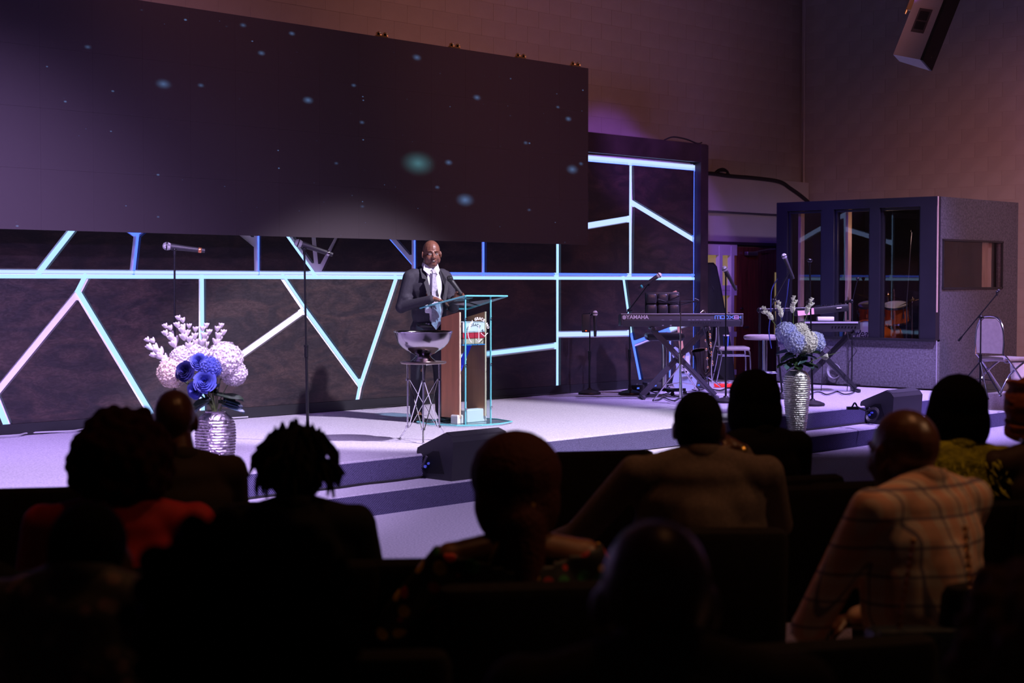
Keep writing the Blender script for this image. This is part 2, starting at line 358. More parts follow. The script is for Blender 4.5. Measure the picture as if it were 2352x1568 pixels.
def inset(poly, d):
    P = [Vector(p) for p in poly]; ar = sum(P[i-1].x*P[i].y-P[i].x*P[i-1].y for i in range(len(P)))
    if ar < 0: P.reverse()
    out = []; N = len(P)
    for i in range(N):
        a, b, c = P[i-1], P[i], P[(i+1) % N]
        d1 = (b-a).normalized(); d2 = (c-b).normalized(); n1 = V((-d1.y, d1.x)); n2 = V((-d2.y, d2.x))
        cr = d1.x*d2.y-d1.y*d2.x
        if abs(cr) < .02: out.append(b+n1*d); continue
        mm = (n1+n2); k = d/max(.18, (1+n1.dot(n2))); q = b+mm*k
        out.append(q)
    return out
panm = bpy.data.materials.new('stained_plywood'); panm.use_nodes = True
def _pan():
    nt = panm.node_tree; b = nt.nodes['Principled BSDF']; b.inputs['Roughness'].default_value = .5
    g = nt.nodes.new('ShaderNodeNewGeometry'); mp = nt.nodes.new('ShaderNodeMapping'); mp.inputs['Scale'].default_value = (1.1, 1, 3.0)
    n1 = nt.nodes.new('ShaderNodeTexNoise'); n1.inputs['Scale'].default_value = 1.6; n1.inputs['Detail'].default_value = 9; n1.inputs['Distortion'].default_value = 1.6
    n2 = nt.nodes.new('ShaderNodeTexNoise'); n2.inputs['Scale'].default_value = 9; n2.inputs['Detail'].default_value = 6; n2.inputs['Distortion'].default_value = 2.5
    r1 = nt.nodes.new('ShaderNodeValToRGB'); e = r1.color_ramp.elements; e[0].position = .42; e[0].color = (.020, .015, .019, 1); e[1].position = .80; e[1].color = (.068, .040, .036, 1)
    r2 = nt.nodes.new('ShaderNodeValToRGB'); e = r2.color_ramp.elements; e[0].position = .44; e[0].color = (.55, .55, .6, 1); e[1].position = .6; e[1].color = (1, 1, 1, 1)
    mx = nt.nodes.new('ShaderNodeMixRGB'); mx.blend_type = 'MULTIPLY'; mx.inputs[0].default_value = .8
    L = nt.links; L.new(g.outputs['Position'], mp.inputs[0]); L.new(mp.outputs[0], n1.inputs['Vector']); L.new(mp.outputs[0], n2.inputs['Vector'])
    L.new(n1.outputs['Fac'], r1.inputs[0]); L.new(n2.outputs['Fac'], r2.inputs[0]); L.new(r1.outputs[0], mx.inputs[1]); L.new(r2.outputs[0], mx.inputs[2]); L.new(mx.outputs[0], b.inputs['Base Color'])
    rr = nt.nodes.new('ShaderNodeMapRange'); rr.inputs[3].default_value = .38; rr.inputs[4].default_value = .62; L.new(n2.outputs['Fac'], rr.inputs[0]); L.new(rr.outputs[0], b.inputs['Roughness'])
_pan()
x0, x1 = X(-160), X(1597)
bd = th('stage_backdrop', 'long dark plywood stage backdrop cut by angular glowing blue light channels', 'backdrop', ((x0+x1)/2, YB, ZS))
dark = mat('dark_frame_wood', (0.03, 0.018, 0.018), .5, noise=.5, nscale=4)
B().box(((x0+x1)/2, YB+.055, (ZS+ZT)/2+.02), (x1-x0, .03, ZT-ZS+.06)).build('backing_board', mat('white_backing', (.82, .80, .86), .6), bd, False, True)
HW = .042
for p in polys:
    q = inset(p, HW)
    o = B().prism([(a.x, YB, a.y) for a in q], (0, .036, 0)).build('panel', panm, bd, False, True)
xe = X(1614)
B().box(((x0+xe)/2, YB+.02, ZT+.19), (xe-x0, .16, .24)).build('frame_board', dark, bd, False, True)
B().box(((x1+xe)/2+.02, YB+.02, (ZS+ZT+.3)/2), (xe-x1, .18, ZT+.3-ZS)).build('frame_board', dark, bd, False, True)
B().box(((x0+x1)/2, YB+.015, ZS+.05), (x1-x0, .045, .10)).build('base_board', mat('black_base', (.012, .012, .015), .5), bd, False, True)
cy = mat('led_cyan', (0, 0, 0), .5, emit=(0.34, 0.58, 1.0), es=1.55); bl = mat('led_blue', (0, 0, 0), .5, emit=(0.07, 0.15, 1.0), es=2.0)
wh_ = mat('led_white', (0, 0, 0), .5, emit=(0.38, 0.52, 1.0), es=1.6)
def led(a, b, m, off=0.0, wd=.04):
    wd = min(.076, wd*1.35) if min(a[0], b[0]) > X(1100) else wd; off *= .8 if min(a[0], b[0]) > X(1100) else 1.3
    a, b = V(a), V(b); d = (b-a).normalized(); nn = V((-d.y, d.x)); a = a+nn*off; b = b+nn*off
    P = [a+nn*wd/2, b+nn*wd/2, b-nn*wd/2, a-nn*wd/2]
    B().prism([(p.x, YB+.028, p.y) for p in P], (0, .011, 0)).build('led_strip', m, bd, False, True)
led(h(-150), h(1600), cy, -.017, .034); led(h(1000), h(1600), bl, .02, .022); led(h(-150), h(1000), wh_, .014, .026)
for a, b, m, off, wd in ((h(203), n['C'], cy, .0, .04), (n['C'], bo(352), cy, .014, .042), (n['D'], bo(18), cy, 0, .05), (h(88), n['W1'], cy, -.01, .045),
        (h(465), bo(465), cy, .014, .036), (n['F'], n['G'], cy, .014, .034), (h(648), n['F'], cy, .022, .02), (n['G'], bo(821), cy, 0, .03), (n['G'], h(915), cy, 0, .05), (h(306), n['V'], bl, -.02, .02),
        (n['V'], n['X1'], bl, 0, .04), (n['V'], n['W1'], bl, 0, .04), (h(731), n['n4'], cy, .012, .04), (h(592), m_(592), bl, -.03, .012),
        (h(1283), bo(1283), cy, 0, .045), (h(1283), m_(1283), cy, 0, .05), (n['N'], n['M'], cy, 0, .045), (n['Qn'], n['Q'], wh_, 0, .04), (h(1434), n['Q'], cy, .01, .04), (n['Q'], bo(1475), bl, 0, .05),
        (n['J'], n['R1'], bl, .015, .035), (n['R1'], n['S'], wh_, 0, .04), (n['R1'], bo(1542), bl, 0, .03), (h(1450), T(1450), wh_, 0, .055), (n['a'], n['b'], wh_, 0, .05), (n['c'], n['d'], wh_, 0, .05),
        (bo(1597), T(1597), bl, .016, .03), (T(1283), T(1600), wh_, 0, .05), (T(1283), T(1600), bl, -.035, .03), (n['w6'], n['n6'], bl, .02, .02), (h(952), m_(952), bl, -.03, .012), (h(1112), m_(1112), bl, -.03, .012)):
    led(a, b, m, off, wd)
# cables along the foot and over the top of the backdrop
cab = mat('black_cable', (.012, .012, .013), .5)
def cable(name, label, pts, r=.007, sub=5, m=None, cat='cable', group=None):
    return tag(B().tube(pts, r, 6, sub).build(name, m or cab), label, cat, group)
p = [V((X(px), YB-.05-.06*math.sin(i*2.1), ZS+.012)) for i, px in enumerate((-60, 20, 60, 110, 150, 200, 260, 330, 420, 560))]
cable('power_cable', 'thin pale cable looping along the foot of the backdrop at far left', p, .008, m=mat('grey_cable', (.35, .35, .38), .5))
p = [V((X(px), YB-.07-.05*math.sin(i*1.7), ZS+.012)) for i, px in enumerate((822, 840, 880, 930, 1000, 1080, 1140, 1200, 1250, 1290))]
cable('power_cable', 'black cable trailing along the foot of the backdrop behind the speaker', p, .008)
cable('data_cable', 'loose black cable arching over the top right corner of the backdrop', [(X(1525), YB, ZT+.32), (X(1545), YB, ZT+.37), (X(1575), YB, ZT+.36), (X(1600), YB, ZT+.32), (X(1613), YB+.02, ZT+.34)], .01)
def by(px, py): return on_y(px, py, YW-.17)
cable('cable_bundle', 'black cable bundle running along the bulkhead and down to the booth roof', [by(1600, 397), by(1640, 399), by(1675, 404), by(1735, 409), by(1790, 417), by(1815, 432), by(1838, 448), by(1856, 463)], .028)
cable('cable_coil', 'small loop of black cable lying on top of the bulkhead', [by(1640, 399), by(1650, 390), by(1662, 388), by(1672, 396), by(1662, 402), by(1645, 400), by(1652, 393), by(1668, 393), by(1675, 402)], .016)
# ================================================================== SCREEN
YS = 12.1
s0 = on_y(-170, 400, YS).x; s1 = on_y(1350.5, 400, YS).x; sz0 = on_y(1348, 562, YS).z; sz1 = on_y(1352, 157, YS).z
sm = bpy.data.materials.new('led_screen_stars'); sm.use_nodes = True
def _scr():
    nt = sm.node_tree; L = nt.links; b = nt.nodes['Principled BSDF']; b.inputs['Base Color'].default_value = (.046, .036, .042, 1); b.inputs['Roughness'].default_value = .62; b.inputs['Specular IOR Level'].default_value = .25
    g = nt.nodes.new('ShaderNodeNewGeometry'); mp = nt.nodes.new('ShaderNodeMapping'); mp.inputs['Scale'].default_value = (1, 0, 1.9); L.new(g.outputs['Position'], mp.inputs[0])
    def M(op, a, b2=None, c=None):
        x = nt.nodes.new('ShaderNodeMath'); x.operation = op
        for i, v in enumerate((a, b2, c)):
            if v is None: continue
            if isinstance(v, (int, float)): x.inputs[i].default_value = v
            else: L.new(v, x.inputs[i])
        return x.outputs[0]
    vo = nt.nodes.new('ShaderNodeTexVoronoi'); vo.inputs['Scale'].default_value = 6.5; L.new(mp.outputs[0], vo.inputs['Vector'])
    sp = nt.nodes.new('ShaderNodeSeparateColor'); L.new(vo.outputs['Color'], sp.inputs[0])
    rad = M('MULTIPLY', M('POWER', sp.outputs[0], 5.0), .10); rad = M('ADD', rad, .045)
    star = M('MULTIPLY', M('SMOOTH_MIN', M('MAXIMUM', M('SUBTRACT', 1.0, M('DIVIDE', vo.outputs['Distance'], rad)), 0.0), 1.0, .01), M('ADD', M('MULTIPLY', sp.outputs[1], .75), .10))
    tot = star
    teal = None
    for px, py, s, k in ((375, 193, 15, .55), (707, 230, 11, .6), (600, 122, 8, .5), (558, 58, 7, .4), (461, 196, 7, .4), (670, 77, 7, .5), (957, 132, 10, .5), (1030, 373, 9, .55), (1068, 459, 19, .75), (1095, 224, 9, .55), (1305, 273, 8, .55), (1314, 389, 14, .6), (201, 108, 7, .35), (831, 281, 6, .4), (1281, 246, 5, .4), (1004, 430, 6, .4), (812, 196, 6, .4), (1334, 376, 6, .4), (832, 474, 5, .3), (1207, 328, 6, .4), (772, 375, 5, .3), (1215, 482, 5, .3), (960, 375, 34, .9)):
        c = on_y(px, py, YS); D = c.dot(F); r = s*D/FPX*1.25
        dn = nt.nodes.new('ShaderNodeVectorMath'); dn.operation = 'DISTANCE'; L.new(mp.outputs[0], dn.inputs[0]); dn.inputs[1].default_value = (c.x, 0, c.z*1.9)
        q = M('POWER', M('MAXIMUM', M('SUBTRACT', 1.0, M('DIVIDE', dn.outputs['Value'], r*1.5)), 0.0), 2.0)
        q = M('MULTIPLY', q, k)
        if px == 960: teal = q
        else: tot = M('ADD', tot, q)
    cmb = nt.nodes.new('ShaderNodeCombineColor')
    L.new(M('ADD', M('MULTIPLY', tot, .10), M('MULTIPLY', teal, .05)), cmb.inputs[0]); L.new(M('ADD', M('MULTIPLY', tot, .20), M('MULTIPLY', teal, .17)), cmb.inputs[1]); L.new(M('ADD', M('MULTIPLY', tot, .42), M('MULTIPLY', teal, .20)), cmb.inputs[2])
    L.new(cmb.outputs[0], b.inputs['Emission Color']); b.inputs['Emission Strength'].default_value = 1.0
_scr()
scr = th('led_screen', 'wide dark video wall showing a faint starry sky above the stage', 'screen', ((s0+s1)/2, YS, sz0))
B().box(((s0+s1)/2, YS+.075, (sz0+sz1)/2), (s1-s0-.01, .10, sz1-sz0-.01)).build('housing', black, scr, False, True)
ncol = 2*round((s1-s0)/1.0); nrow = 4; cw = (s1-s0)/ncol; chh = (sz1-sz0)/nrow
pm = B().box((0, 0, 0), (cw-.0009, .03, chh-.0009)).mesh('screen_panel', sm)
for i in range(ncol):
    for j in range(nrow):
        o = bpy.data.objects.new('screen_panel', pm); col.objects.link(o); o.parent = scr
        o.location = (s0+(i+.5)*cw-(s0+s1)/2, random.uniform(-.0003, .0003)+.012, (j+.5)*chh)
gold = mat('brass_hardware', (.75, .55, .25), .35, .9)
for px in (883, 1050, 1202, 1328):
    x = on_y(px, 100, YS).x
    B().box((x, YS+.05, sz1+.012), (.13, .05, .022)).lathe([(.03, 0), (.034, .012), (.03, .024), (.018, .012), (.03, 0)], (x-.045, YS+.05, sz1+.028), 10, (math.pi/2, 0, 0)).lathe([(.03, 0), (.034, .012), (.03, .024), (.018, .012), (.03, 0)], (x+.045, YS+.05, sz1+.028), 10, (math.pi/2, 0, 0)).build('hanging_bracket', gold, scr, True, True)
for px in (60, 500, 900, 1250):    # arms that hold the video wall off the block wall, above the backdrop
    x = on_y(px, 300, YS).x; B().box((x, (YS+YW)/2+.06, sz1-.25), (.06, YW-YS-.12, .06)).build('wall_arm', black, scr, False, True)
# ================================================================== BOOTH
XB, YBo, ZBt = 18.0, 9.70, 2.775
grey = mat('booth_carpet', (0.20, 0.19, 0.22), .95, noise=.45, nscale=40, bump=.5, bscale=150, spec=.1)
navy = mat('booth_dark_paint', (0.014, 0.013, 0.022), .45, noise=.2, nscale=3)
pine = mat('bare_pine', (0.55, 0.36, 0.25), .6, noise=.3, nscale=5, stretch=(6, 6, .6))
bo_ = th('drum_booth', 'large grey carpeted drum booth with dark framed windows beside the door', 'booth', (19.15, 10.97, ZS))
def yb(px): return on_x(px, 600, XB).y
yl, yr = yb(1785), YBo
zs, zh = 0.975, 2.655
def bx(name, c, d, m, **k): return B().box(c, d).build(name, m, bo_, False, True)
bx('lower_wall', (XB+.04, (yl+yr)/2, (ZS+zs)/2), (.08, yl-yr, zs-ZS), grey)
bx('header', (XB+.03, (yl+yr)/2, (zh+ZBt)/2), (.10, yl-yr, ZBt-zh), navy)
for a, b in ((1785, 1809), (1888, 1916), (1999, 2021), (2115, 2152)):
    y0, y1 = yb(a), max(yr, yb(b)); bx('post', (XB+.03, (y0+y1)/2, (zs+zh)/2), (.10, y0-y1, zh-zs), navy)
bx('sill', (XB+.02, (yl+yr)/2, zs-.005), (.13, yl-yr, .03), black)
for a, b in ((1809, 1888), (1916, 1999), (2021, 2115)):
    y0, y1 = yb(a), yb(b); f = bx('window_trim', (XB+.045, y0-.02, (zs+zh)/2), (.05, .03, zh-zs), black)
    B().box((XB+.045, y1+.02, (zs+zh)/2), (.05, .03, zh-zs)).box((XB+.045, (y0+y1)/2, zh-.02), (.05, y0-y1-.07, .03)).build('trim', black, f, False, True)
    bx('window_pane', (XB+.055, (y0+y1)/2, (zs+zh)/2), (.006, y0-y1-.05, zh-zs-.02), clear)
for a in (1812, 1920):                                 # studs seen just behind the panes
    y = yb(a); bx('stud', (XB+.16, y-.09, 1.8), (.09, .04, 1.75), pine)
# right wall with its small window
xr1 = on_y(2337, 640, YBo).x; wx0, wx1 = on_y(2165, 600, YBo).x, on_y(2301, 600, YBo).x; wz0, wz1 = 1.625, 2.235
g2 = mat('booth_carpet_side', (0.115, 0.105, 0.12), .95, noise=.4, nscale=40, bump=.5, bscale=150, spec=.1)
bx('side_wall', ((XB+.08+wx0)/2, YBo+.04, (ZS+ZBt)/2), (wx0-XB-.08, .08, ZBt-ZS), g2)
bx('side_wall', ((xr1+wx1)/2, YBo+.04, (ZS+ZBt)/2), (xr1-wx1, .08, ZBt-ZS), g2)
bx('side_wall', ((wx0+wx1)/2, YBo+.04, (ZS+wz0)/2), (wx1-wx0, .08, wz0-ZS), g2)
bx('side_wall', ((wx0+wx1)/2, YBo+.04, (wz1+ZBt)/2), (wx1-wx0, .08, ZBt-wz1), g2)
B().box(((wx0+wx1)/2, YBo-.005, wz0), (wx1-wx0+.03, .025, .025)).box(((wx0+wx1)/2, YBo-.005, wz1), (wx1-wx0+.03, .025, .025)).box((wx0, YBo-.005, (wz0+wz1)/2), (.02, .025, wz1-wz0)).box((wx1, YBo-.005, (wz0+wz1)/2), (.02, .025, wz1-wz0)).build('window_frame', black, bo_, False, True)
bx('window_pane', ((wx0+wx1)/2, YBo+.05, (wz0+wz1)/2), (wx1-wx0, .006, wz1-wz0), clear)
bx('stud', (wx1-.13, YBo+.15, 2.0), (.09, .09, 1.5), pine)
bx('corner_bead', (XB-.004, YBo-.004, 2.05), (.014, .014, 1.45), mat('worn_edge', (.55, .40, .33), .7))
bx('corner_bead', (XB-.003, YBo-.003, .67), (.008, .008, .6), mat('worn_edge2', (.42, .40, .50), .7))
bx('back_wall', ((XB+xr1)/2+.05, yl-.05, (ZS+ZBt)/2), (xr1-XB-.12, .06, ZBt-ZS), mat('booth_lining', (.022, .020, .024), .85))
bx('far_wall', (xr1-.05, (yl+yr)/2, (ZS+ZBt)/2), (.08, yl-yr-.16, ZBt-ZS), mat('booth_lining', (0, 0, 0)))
bx('roof', ((XB+xr1)/2, (yl+yr)/2, ZBt-.02), (xr1-XB-.10, yl-yr-.10, .03), black)
for yy in (11.02,): bx('stud', (xr1-.13, yy, 1.9), (.05, .09, 1.6), pine)
bl_ = bpy.data.lights.new('booth_fill', 'POINT'); bl_.energy = 7; bl_.color = (1.0, .62, .40); bl_.shadow_soft_size = .05  # unseen fill, placed near the drums to brighten them
bo2 = bpy.data.objects.new('booth_fill', bl_); col.objects.link(bo2); bo2.location = (18.4, 10.7, 2.3)
# ---- drum kit inside
orange = mat('orange_lacquer', (0.85, .17, .02), .18, noise=.35, nscale=3, coat=.6)
skinw = mat('drum_head', (.75, .73, .75), .4)
def rot_to(d):
    return V(d).to_track_quat('Z', 'Y').to_matrix()
def drum(name, label, c, rad, depth, axis, bass=False, legs=True):
    c = V(c); rt = th(name, label, 'drum', (c.x, c.y, ZS if legs else c.z-rad), 0)
    M3 = rot_to(axis); a = V(axis).normalized()
    B().lathe([(rad, -depth/2), (rad, depth/2), (rad-.01, depth/2), (rad-.01, -depth/2), (rad, -depth/2)], c, 32, M3).build('shell', orange, rt, True, True)
    for s in (-1, 1):
        B().lathe([(rad-.004, 0), (rad-.004, .004), (.0001, .004)], c+a*(s*(depth/2+.001))-a*(.002), 32, M3).build('head', skinw, rt, True, True)
        B().lathe([(rad, -.012), (rad+.014, -.012), (rad+.014, .014), (rad, .014), (rad, -.012)], c+a*(s*depth/2), 32, M3).build('hoop', orange if bass else chrome, rt, True, True)
    lg = B()
    for k in range(8):
        t = 2*math.pi*k/8; q = M3@V((math.cos(t), math.sin(t), 0)); lg.box(c+q*(rad+.014), (.02, .02, .06), M3).cyl(c+q*(rad+.018)-a*depth*.48, c+q*(rad+.018)+a*depth*.48, .004, n=6)
    lg.build('lug', chrome, rt, True, True)
    if legs:
        l = B()
        for k in range(3):
            t = 2*math.pi*k/3+.4; l.cyl(c+V((math.cos(t), math.sin(t), 0))*(rad+.02)+V((0, 0, .02)), V((c.x+math.cos(t)*(rad+.08), c.y+math.sin(t)*(rad+.08), ZS+.005)), .008)
        l.build('leg', chrome, rt, True, True)
    return rt
bc = V((18.95, 11.12, .90))
rt = drum('bass_drum', 'orange bass drum with white logo head low in the booth window', bc, .285, .42, (-1, 0.1, 0), True, True)
tx = textobj('head_logo', 'Pearl', .15, mat('logo_ink', (.03, .02, .06), .5), rt, (0, 0, 0), (0, 0, 0), .001, 'CENTER', .002, .35)
tx.location = (-.24, .04, .60); tx.rotation_euler = (math.pi/2, 0, -math.pi/2-.1)
drum('tom_drum', 'orange rack tom seen through the middle booth window', at(1997, 716, 21.6), .15, .20, (-.3, -.1, 1), False, False)
drum('tom_drum', 'orange rack tom in the right booth window above the bass drum', at(2058, 719, 21.3), .165, .22, (-.3, -.1, 1), False, False)
drum('floor_tom', 'orange floor tom at the right edge of the booth window', (19.35, 10.38, .98), .20, .32, (0, 0, 1), False, True)
brassm = mat('cymbal_bronze', (.55, .38, .16), .25, 1.0)
for px, py, D, r, tl, lab in ((2000, 682, 21.3, .22, .25, 'thin bronze cymbal above the left rack tom in the booth'), (2096, 690, 21.0, .20, -.3, 'bronze cymbal by the right edge of the booth window'), (2040, 678, 22.0, .18, .2, 'small far cymbal behind the right rack tom in the booth')):
    c = at(px, py, D); rt = th('cymbal_stand', lab, 'cymbal', (c.x, c.y, ZS))
    B().lathe([(.0001, .03), (.035, .026), (.04, .008), (r, -.012), (r, -.014), (.04, .004), (.0001, .004)], c, 28, (tl, tl*.5, 0)).build('cymbal', brassm, rt, True, True)
    B().cyl((c.x, c.y, ZS+.3), (c.x, c.y, c.z+.05), .009).build('pole', chrome, rt, True, True)
    l = B()
    for k in range(3): t = k*2.1; l.cyl((c.x, c.y, ZS+.32), (c.x+.2*math.cos(t), c.y+.2*math.sin(t), ZS+.012), .008)
    l.build('leg', chrome, rt, True, True)
# thin mic stands inside the booth
for px, D, lab in ((2083, 20.6, 'slender silver boom stand inside the right booth window'), (1958, 20.5, 'slender microphone stand inside the middle booth window')):
    a = at(px, 690, D); t = at(px+12, 530 if px > 2000 else 640, D); rt = th('microphone_stand', lab, 'stand', (a.x, a.y, ZS))
    B().cyl((a.x, a.y, ZS+.02), a, .009).cyl(a, t, .006).build('pole', blackm if px < 2000 else mat('pole_grey', (.3, .3, .33), .3, .8), rt, True, True)
    B().lathe([(.11, 0), (.11, .015), (.02, .03)], (a.x, a.y, ZS), 20).build('base', blackm, rt, True, True)
    B().ell(t, .022).build('clip', blackm, rt, True, True)
# ================================================================== LECTERN, SPEAKER'S THINGS
ax, ay = 10.36, 10.39
lec = th('lectern', 'clear glass lectern with wooden side panels in front of the speaker', 'lectern', (10.53, 10.55, ZS))
cherry = mat('cherry_veneer', (0.64, 0.25, 0.13), .35, noise=.25, nscale=4, stretch=(5, 5, .5))
maple = mat('pale_edge_band', (.85, .62, .42), .4)
bp = [(-.36, .16), (-.30, -.12), (-.12, -.26), (.12, -.28), (.36, -.20), (.46, .10), (.40, .42), (-.28, .44)]
ctr = V((10.53, 10.50, 0)); lp = [(ctr.x+a, ctr.y+b, ZS+.004) for a, b in bp]
B().prism(lp, (0, 0, .014)).build('base_plate', [aqua], lec, False, True)
bt = B(); [bt.tube([V(lp[i])+V((0, 0, .007)), V(lp[(i+1) % 8])+V((0, 0, .007))], .0075, 6) for i in range(8)]; bt.build('base_plate_edge', edge, lec, True, True)
def pn(x, name):
    zt0, zt1 = 1.42, 1.365
    P = [(x, ay+.06, .43), (x, ay+.30, .43), (x, ay+.30, zt1), (x, ay+.06, zt0)]
    o = B().prism(P, (.018, 0, 0)).build(name, cherry, lec, False, True)
    B().prism([(x-.001, ay+.052, .43), (x-.001, ay+.060, .43), (x-.001, ay+.060, zt0), (x-.001, ay+.052, zt0)], (.02, 0, 0)).build('edge_band', maple, o, False, True)
    k = B(); [k.cyl((x+.018, ay+.15, z), (x+.026, ay+.15, z), .012) for z in (.52, .93)]; k.build('standoff', chrome, o, True, True)
pn(ax+.0-.03, 'side_panel'); pn(ax+.31, 'side_panel')
B().box((ax+.16, ay, (.37+1.57)/2), (.34, .008, 1.20)).build('front_pane', aqua, lec, False, True)
for x in (ax-.008, ax+.33): 
    o = B().box((x, ay, .97), (.012, .012, 1.20)).build('pane_edge', edge, lec, False, True)
for x in (ax-.008, ax+.33):
    for z in (.52, .93, 1.36): B().cyl((x, ay-.012, z), (x, ay-.02, z), .010, n=8).build('stud', chrome, lec, True, True)
# sloping top
tl = V((10.33, 10.36, 1.565)); trr = V((10.89, 10.36, 1.560)); br = V((10.89, 10.90, 1.43)); bll = V((10.31, 10.96, 1.445))
B().prism([tl, trr, br, bll], (0, 0, .014)).build('top_plate', aqua2, lec, False, True)
te = B(); q = [tl, trr, br, bll]; [te.tube([q[i]+V((0, 0, .007)), q[(i+1) % 4]+V((0, 0, .007))], .008, 6) for i in range(4)]; te.build('top_plate_edge', edge, lec, True, True)
B().box((10.60, 10.93, 1.46), (.50, .01, .05), (.2, 0, 0)).build('book_stop', aqua, lec, False, True)
B().box((ax+.14, ay+.17, 1.112), (.31, .26, .010)).build('shelf', mat('blue_shelf', (.05, .22, .5), .2), lec, False, True)
B().prism([(ax+.30, ay+.22, 1.10), (ax+.24, ay+.22, 1.10), (ax+.02, ay+.22, .74), (ax+.06, ay+.22, .70), (ax+.09, ay+.22, .74)], (0, .01, 0)).build('bar', mat('blue_glow_strip', (.03, .05, .75), .15, emit=(.04, .05, .8), es=.25), lec, False, True)  # slanted blue strip, a faint glow is put into its material
B().box((ax+.06, ay+.25, .98), (.10, .01, .085)).build('bar', mat('ice_blue', (.45, .75, .9), .2), lec, False, True)  # small flat plate in pale blue
# arched lettering and cross on the front pane
let = mat('white_vinyl', (.9, .9, .9), .5, emit=(1, 1, 1), es=0)
cxl, czl, rl = ax+.165, 1.225, .122
txt = 'NEW GRACE NO'
for i, ch in enumerate(txt):
    if ch == ' ': continue
    a = math.radians(158-136*i/(len(txt)-1))
    o = textobj('letter', ch, .036, let, lec, (cxl+rl*math.cos(a)-lec.location.x, ay-.006-lec.location.y, czl+rl*math.sin(a)-ZS), (math.pi/2, math.pi/2-a, 0), .0008, 'CENTER', .0012)
arc = [(cxl+.145*math.cos(math.radians(t)), ay-.007, czl+.12*math.sin(math.radians(t))) for t in range(172, 230, 6)]
B().tube(arc, .004, 6).build('emblem', let, lec, True, True)
B().tube([(cxl-.035, ay-.007, 1.165), (cxl, ay-.007, 1.135), (cxl+.035, ay-.007, 1.165)], .003, 6).tube([(cxl, ay-.007, 1.138), (cxl, ay-.007, 1.30)], .003, 6).tube([(cxl+.03, ay-.007, 1.22), (cxl+.075, ay-.007, 1.19), (cxl+.12, ay-.007, 1.22)], .003, 6).build('emblem', let, lec, True, True)
def book(name, label, z, hgt, dx, mc, dpt=.2, wid=.27):
    r = th(name, label, 'book', (ax+.15+dx, ay+.15, z), random.uniform(-.03, .03), 'books stacked on the lectern shelf')
    B().box((0, 0, hgt*.06), (wid, dpt, hgt*.1)).box((0, 0, hgt*.94), (wid, dpt, hgt*.1)).box((0, -dpt/2+.004, hgt/2), (wid, .008, hgt)).build('cover', mc, r, False)
    B().box((0, .002, hgt/2), (wid-.012, dpt-.012, hgt*.78)).build('pages', mat('paper', (.85, .82, .76), .8), r, False)
book('book', 'beige book at the bottom of the stack on the lectern shelf', 1.118, .052, 0, mat('tan_cover', (.62, .47, .33), .6), wid=.27)
book('book', 'red book in the middle of the stack on the lectern shelf', 1.171, .055, .005, mat('red_cover', (.62, .03, .06), .4), wid=.285)
book('book', 'thick white bound book on top of the stack in the lectern', 1.227, .10, .005, mat('pearl_cover', (.88, .84, .86), .35), wid=.295)
for x, y, wd, hh, lab in ((ax-.02, ay+.10, .075, .075, 'small white box under the left wooden panel of the lectern'), (ax+.22, ay+.12, .26, .115, 'white rectangular box on the glass base of the lectern')):
    r = th('white_box', lab, 'box', (x, y, ZS+.019)); B().box((0, 0, hh/2), (wd, .09, hh), bev=.004).build('body', white, r, False); B().box((0, 0, hh+.003), (wd-.01, .08, .006)).build('lid', white, r, False)
tag(B().prism([(10.42, 10.50, 1.548), (10.56, 10.50, 1.548), (10.58, 10.62, 1.520), (10.44, 10.63, 1.518)], (0, 0, .004)).build('paper', white, None, False), 'folded white paper lying on the glass lectern top', 'paper')
# ---- silver bowl and its stand
bc = gp(972, 13.3); bx0, by0 = bc.x, bc.y
bs = th('bowl_stand', 'slender chrome tripod stand with round top carrying the silver bowl', 'stand', (bx0, by0, ZS))
zt = 1.025-ZS
B().lathe([(.0001, zt-.014), (.185, zt-.014), (.195, zt-.008), (.195, zt+.004), (.18, zt), (.0001, zt)], n=40).build('round_top', mat('bronzed_plate', (.42, .33, .30), .3, .9), bs)
angs = [RZ+math.pi*1.5+.05, RZ+math.pi*1.5+2.094+.05, RZ+math.pi*1.5-2.094+.05]; rr_ = .155
ps = [V((rr_*math.cos(a), rr_*math.sin(a), 0)) for a in angs]
for i, p in enumerate(ps):
    o_ = p.normalized()
    B().cyl(p+V((0, 0, zt-.014)), p+V((0, 0, .10)), .0065, n=8).build('leg', chrome, bs)
    f = B().tube([p+V((0, 0, .12)), p+o_*.03+V((0, 0, .07)), p+o_*.075+V((0, 0, .015))], .007, 6, 4).ell(p+o_*.08+V((0, 0, .006)), (.02, .012, .006), (0, 0, math.atan2(o_.y, o_.x))).build('foot', chrome, bs)
    for z in (zt-.155, .11): B().cyl(p+V((0, 0, z-.008)), p+V((0, 0, z+.008)), .018, n=12).build('collar', chrome, bs)
    q = ps[(i+1) % 3]; dd = (q-p).normalized()*.02
    B().cyl(p+dd+V((0, 0, zt-.155)), q-dd+V((0, 0, .11)), .0045, n=6).cyl(q-dd+V((0, 0, zt-.155)), p+dd+V((0, 0, .11)), .0045, n=6).build('cross_rod', chrome, bs)
bw = th('silver_bowl', 'polished silver pedestal bowl standing on a chrome tripod stand', 'bowl', (bx0, by0, 1.0275))
B().lathe([(.0001, 0), (.105, 0), (.108, .006), (.090, .020), (.068, .040), (.062, .052), (.085, .066), (.112, .078), (.118, .086), (.150, .100), (.185, .126), (.213, .160), (.232, .200), (.243, .240), (.247, .252), (.243, .255), (.236, .246), (.222, .20), (.192, .15), (.14, .112), (.07, .095), (.0001, .092)], n=56).build('bowl', steel, bw)
B().lathe([(.240, .246), (.249, .249), (.250, .255), (.242, .259), (.236, .254), (.240, .246)], n=56).build('rim', chrome, bw)
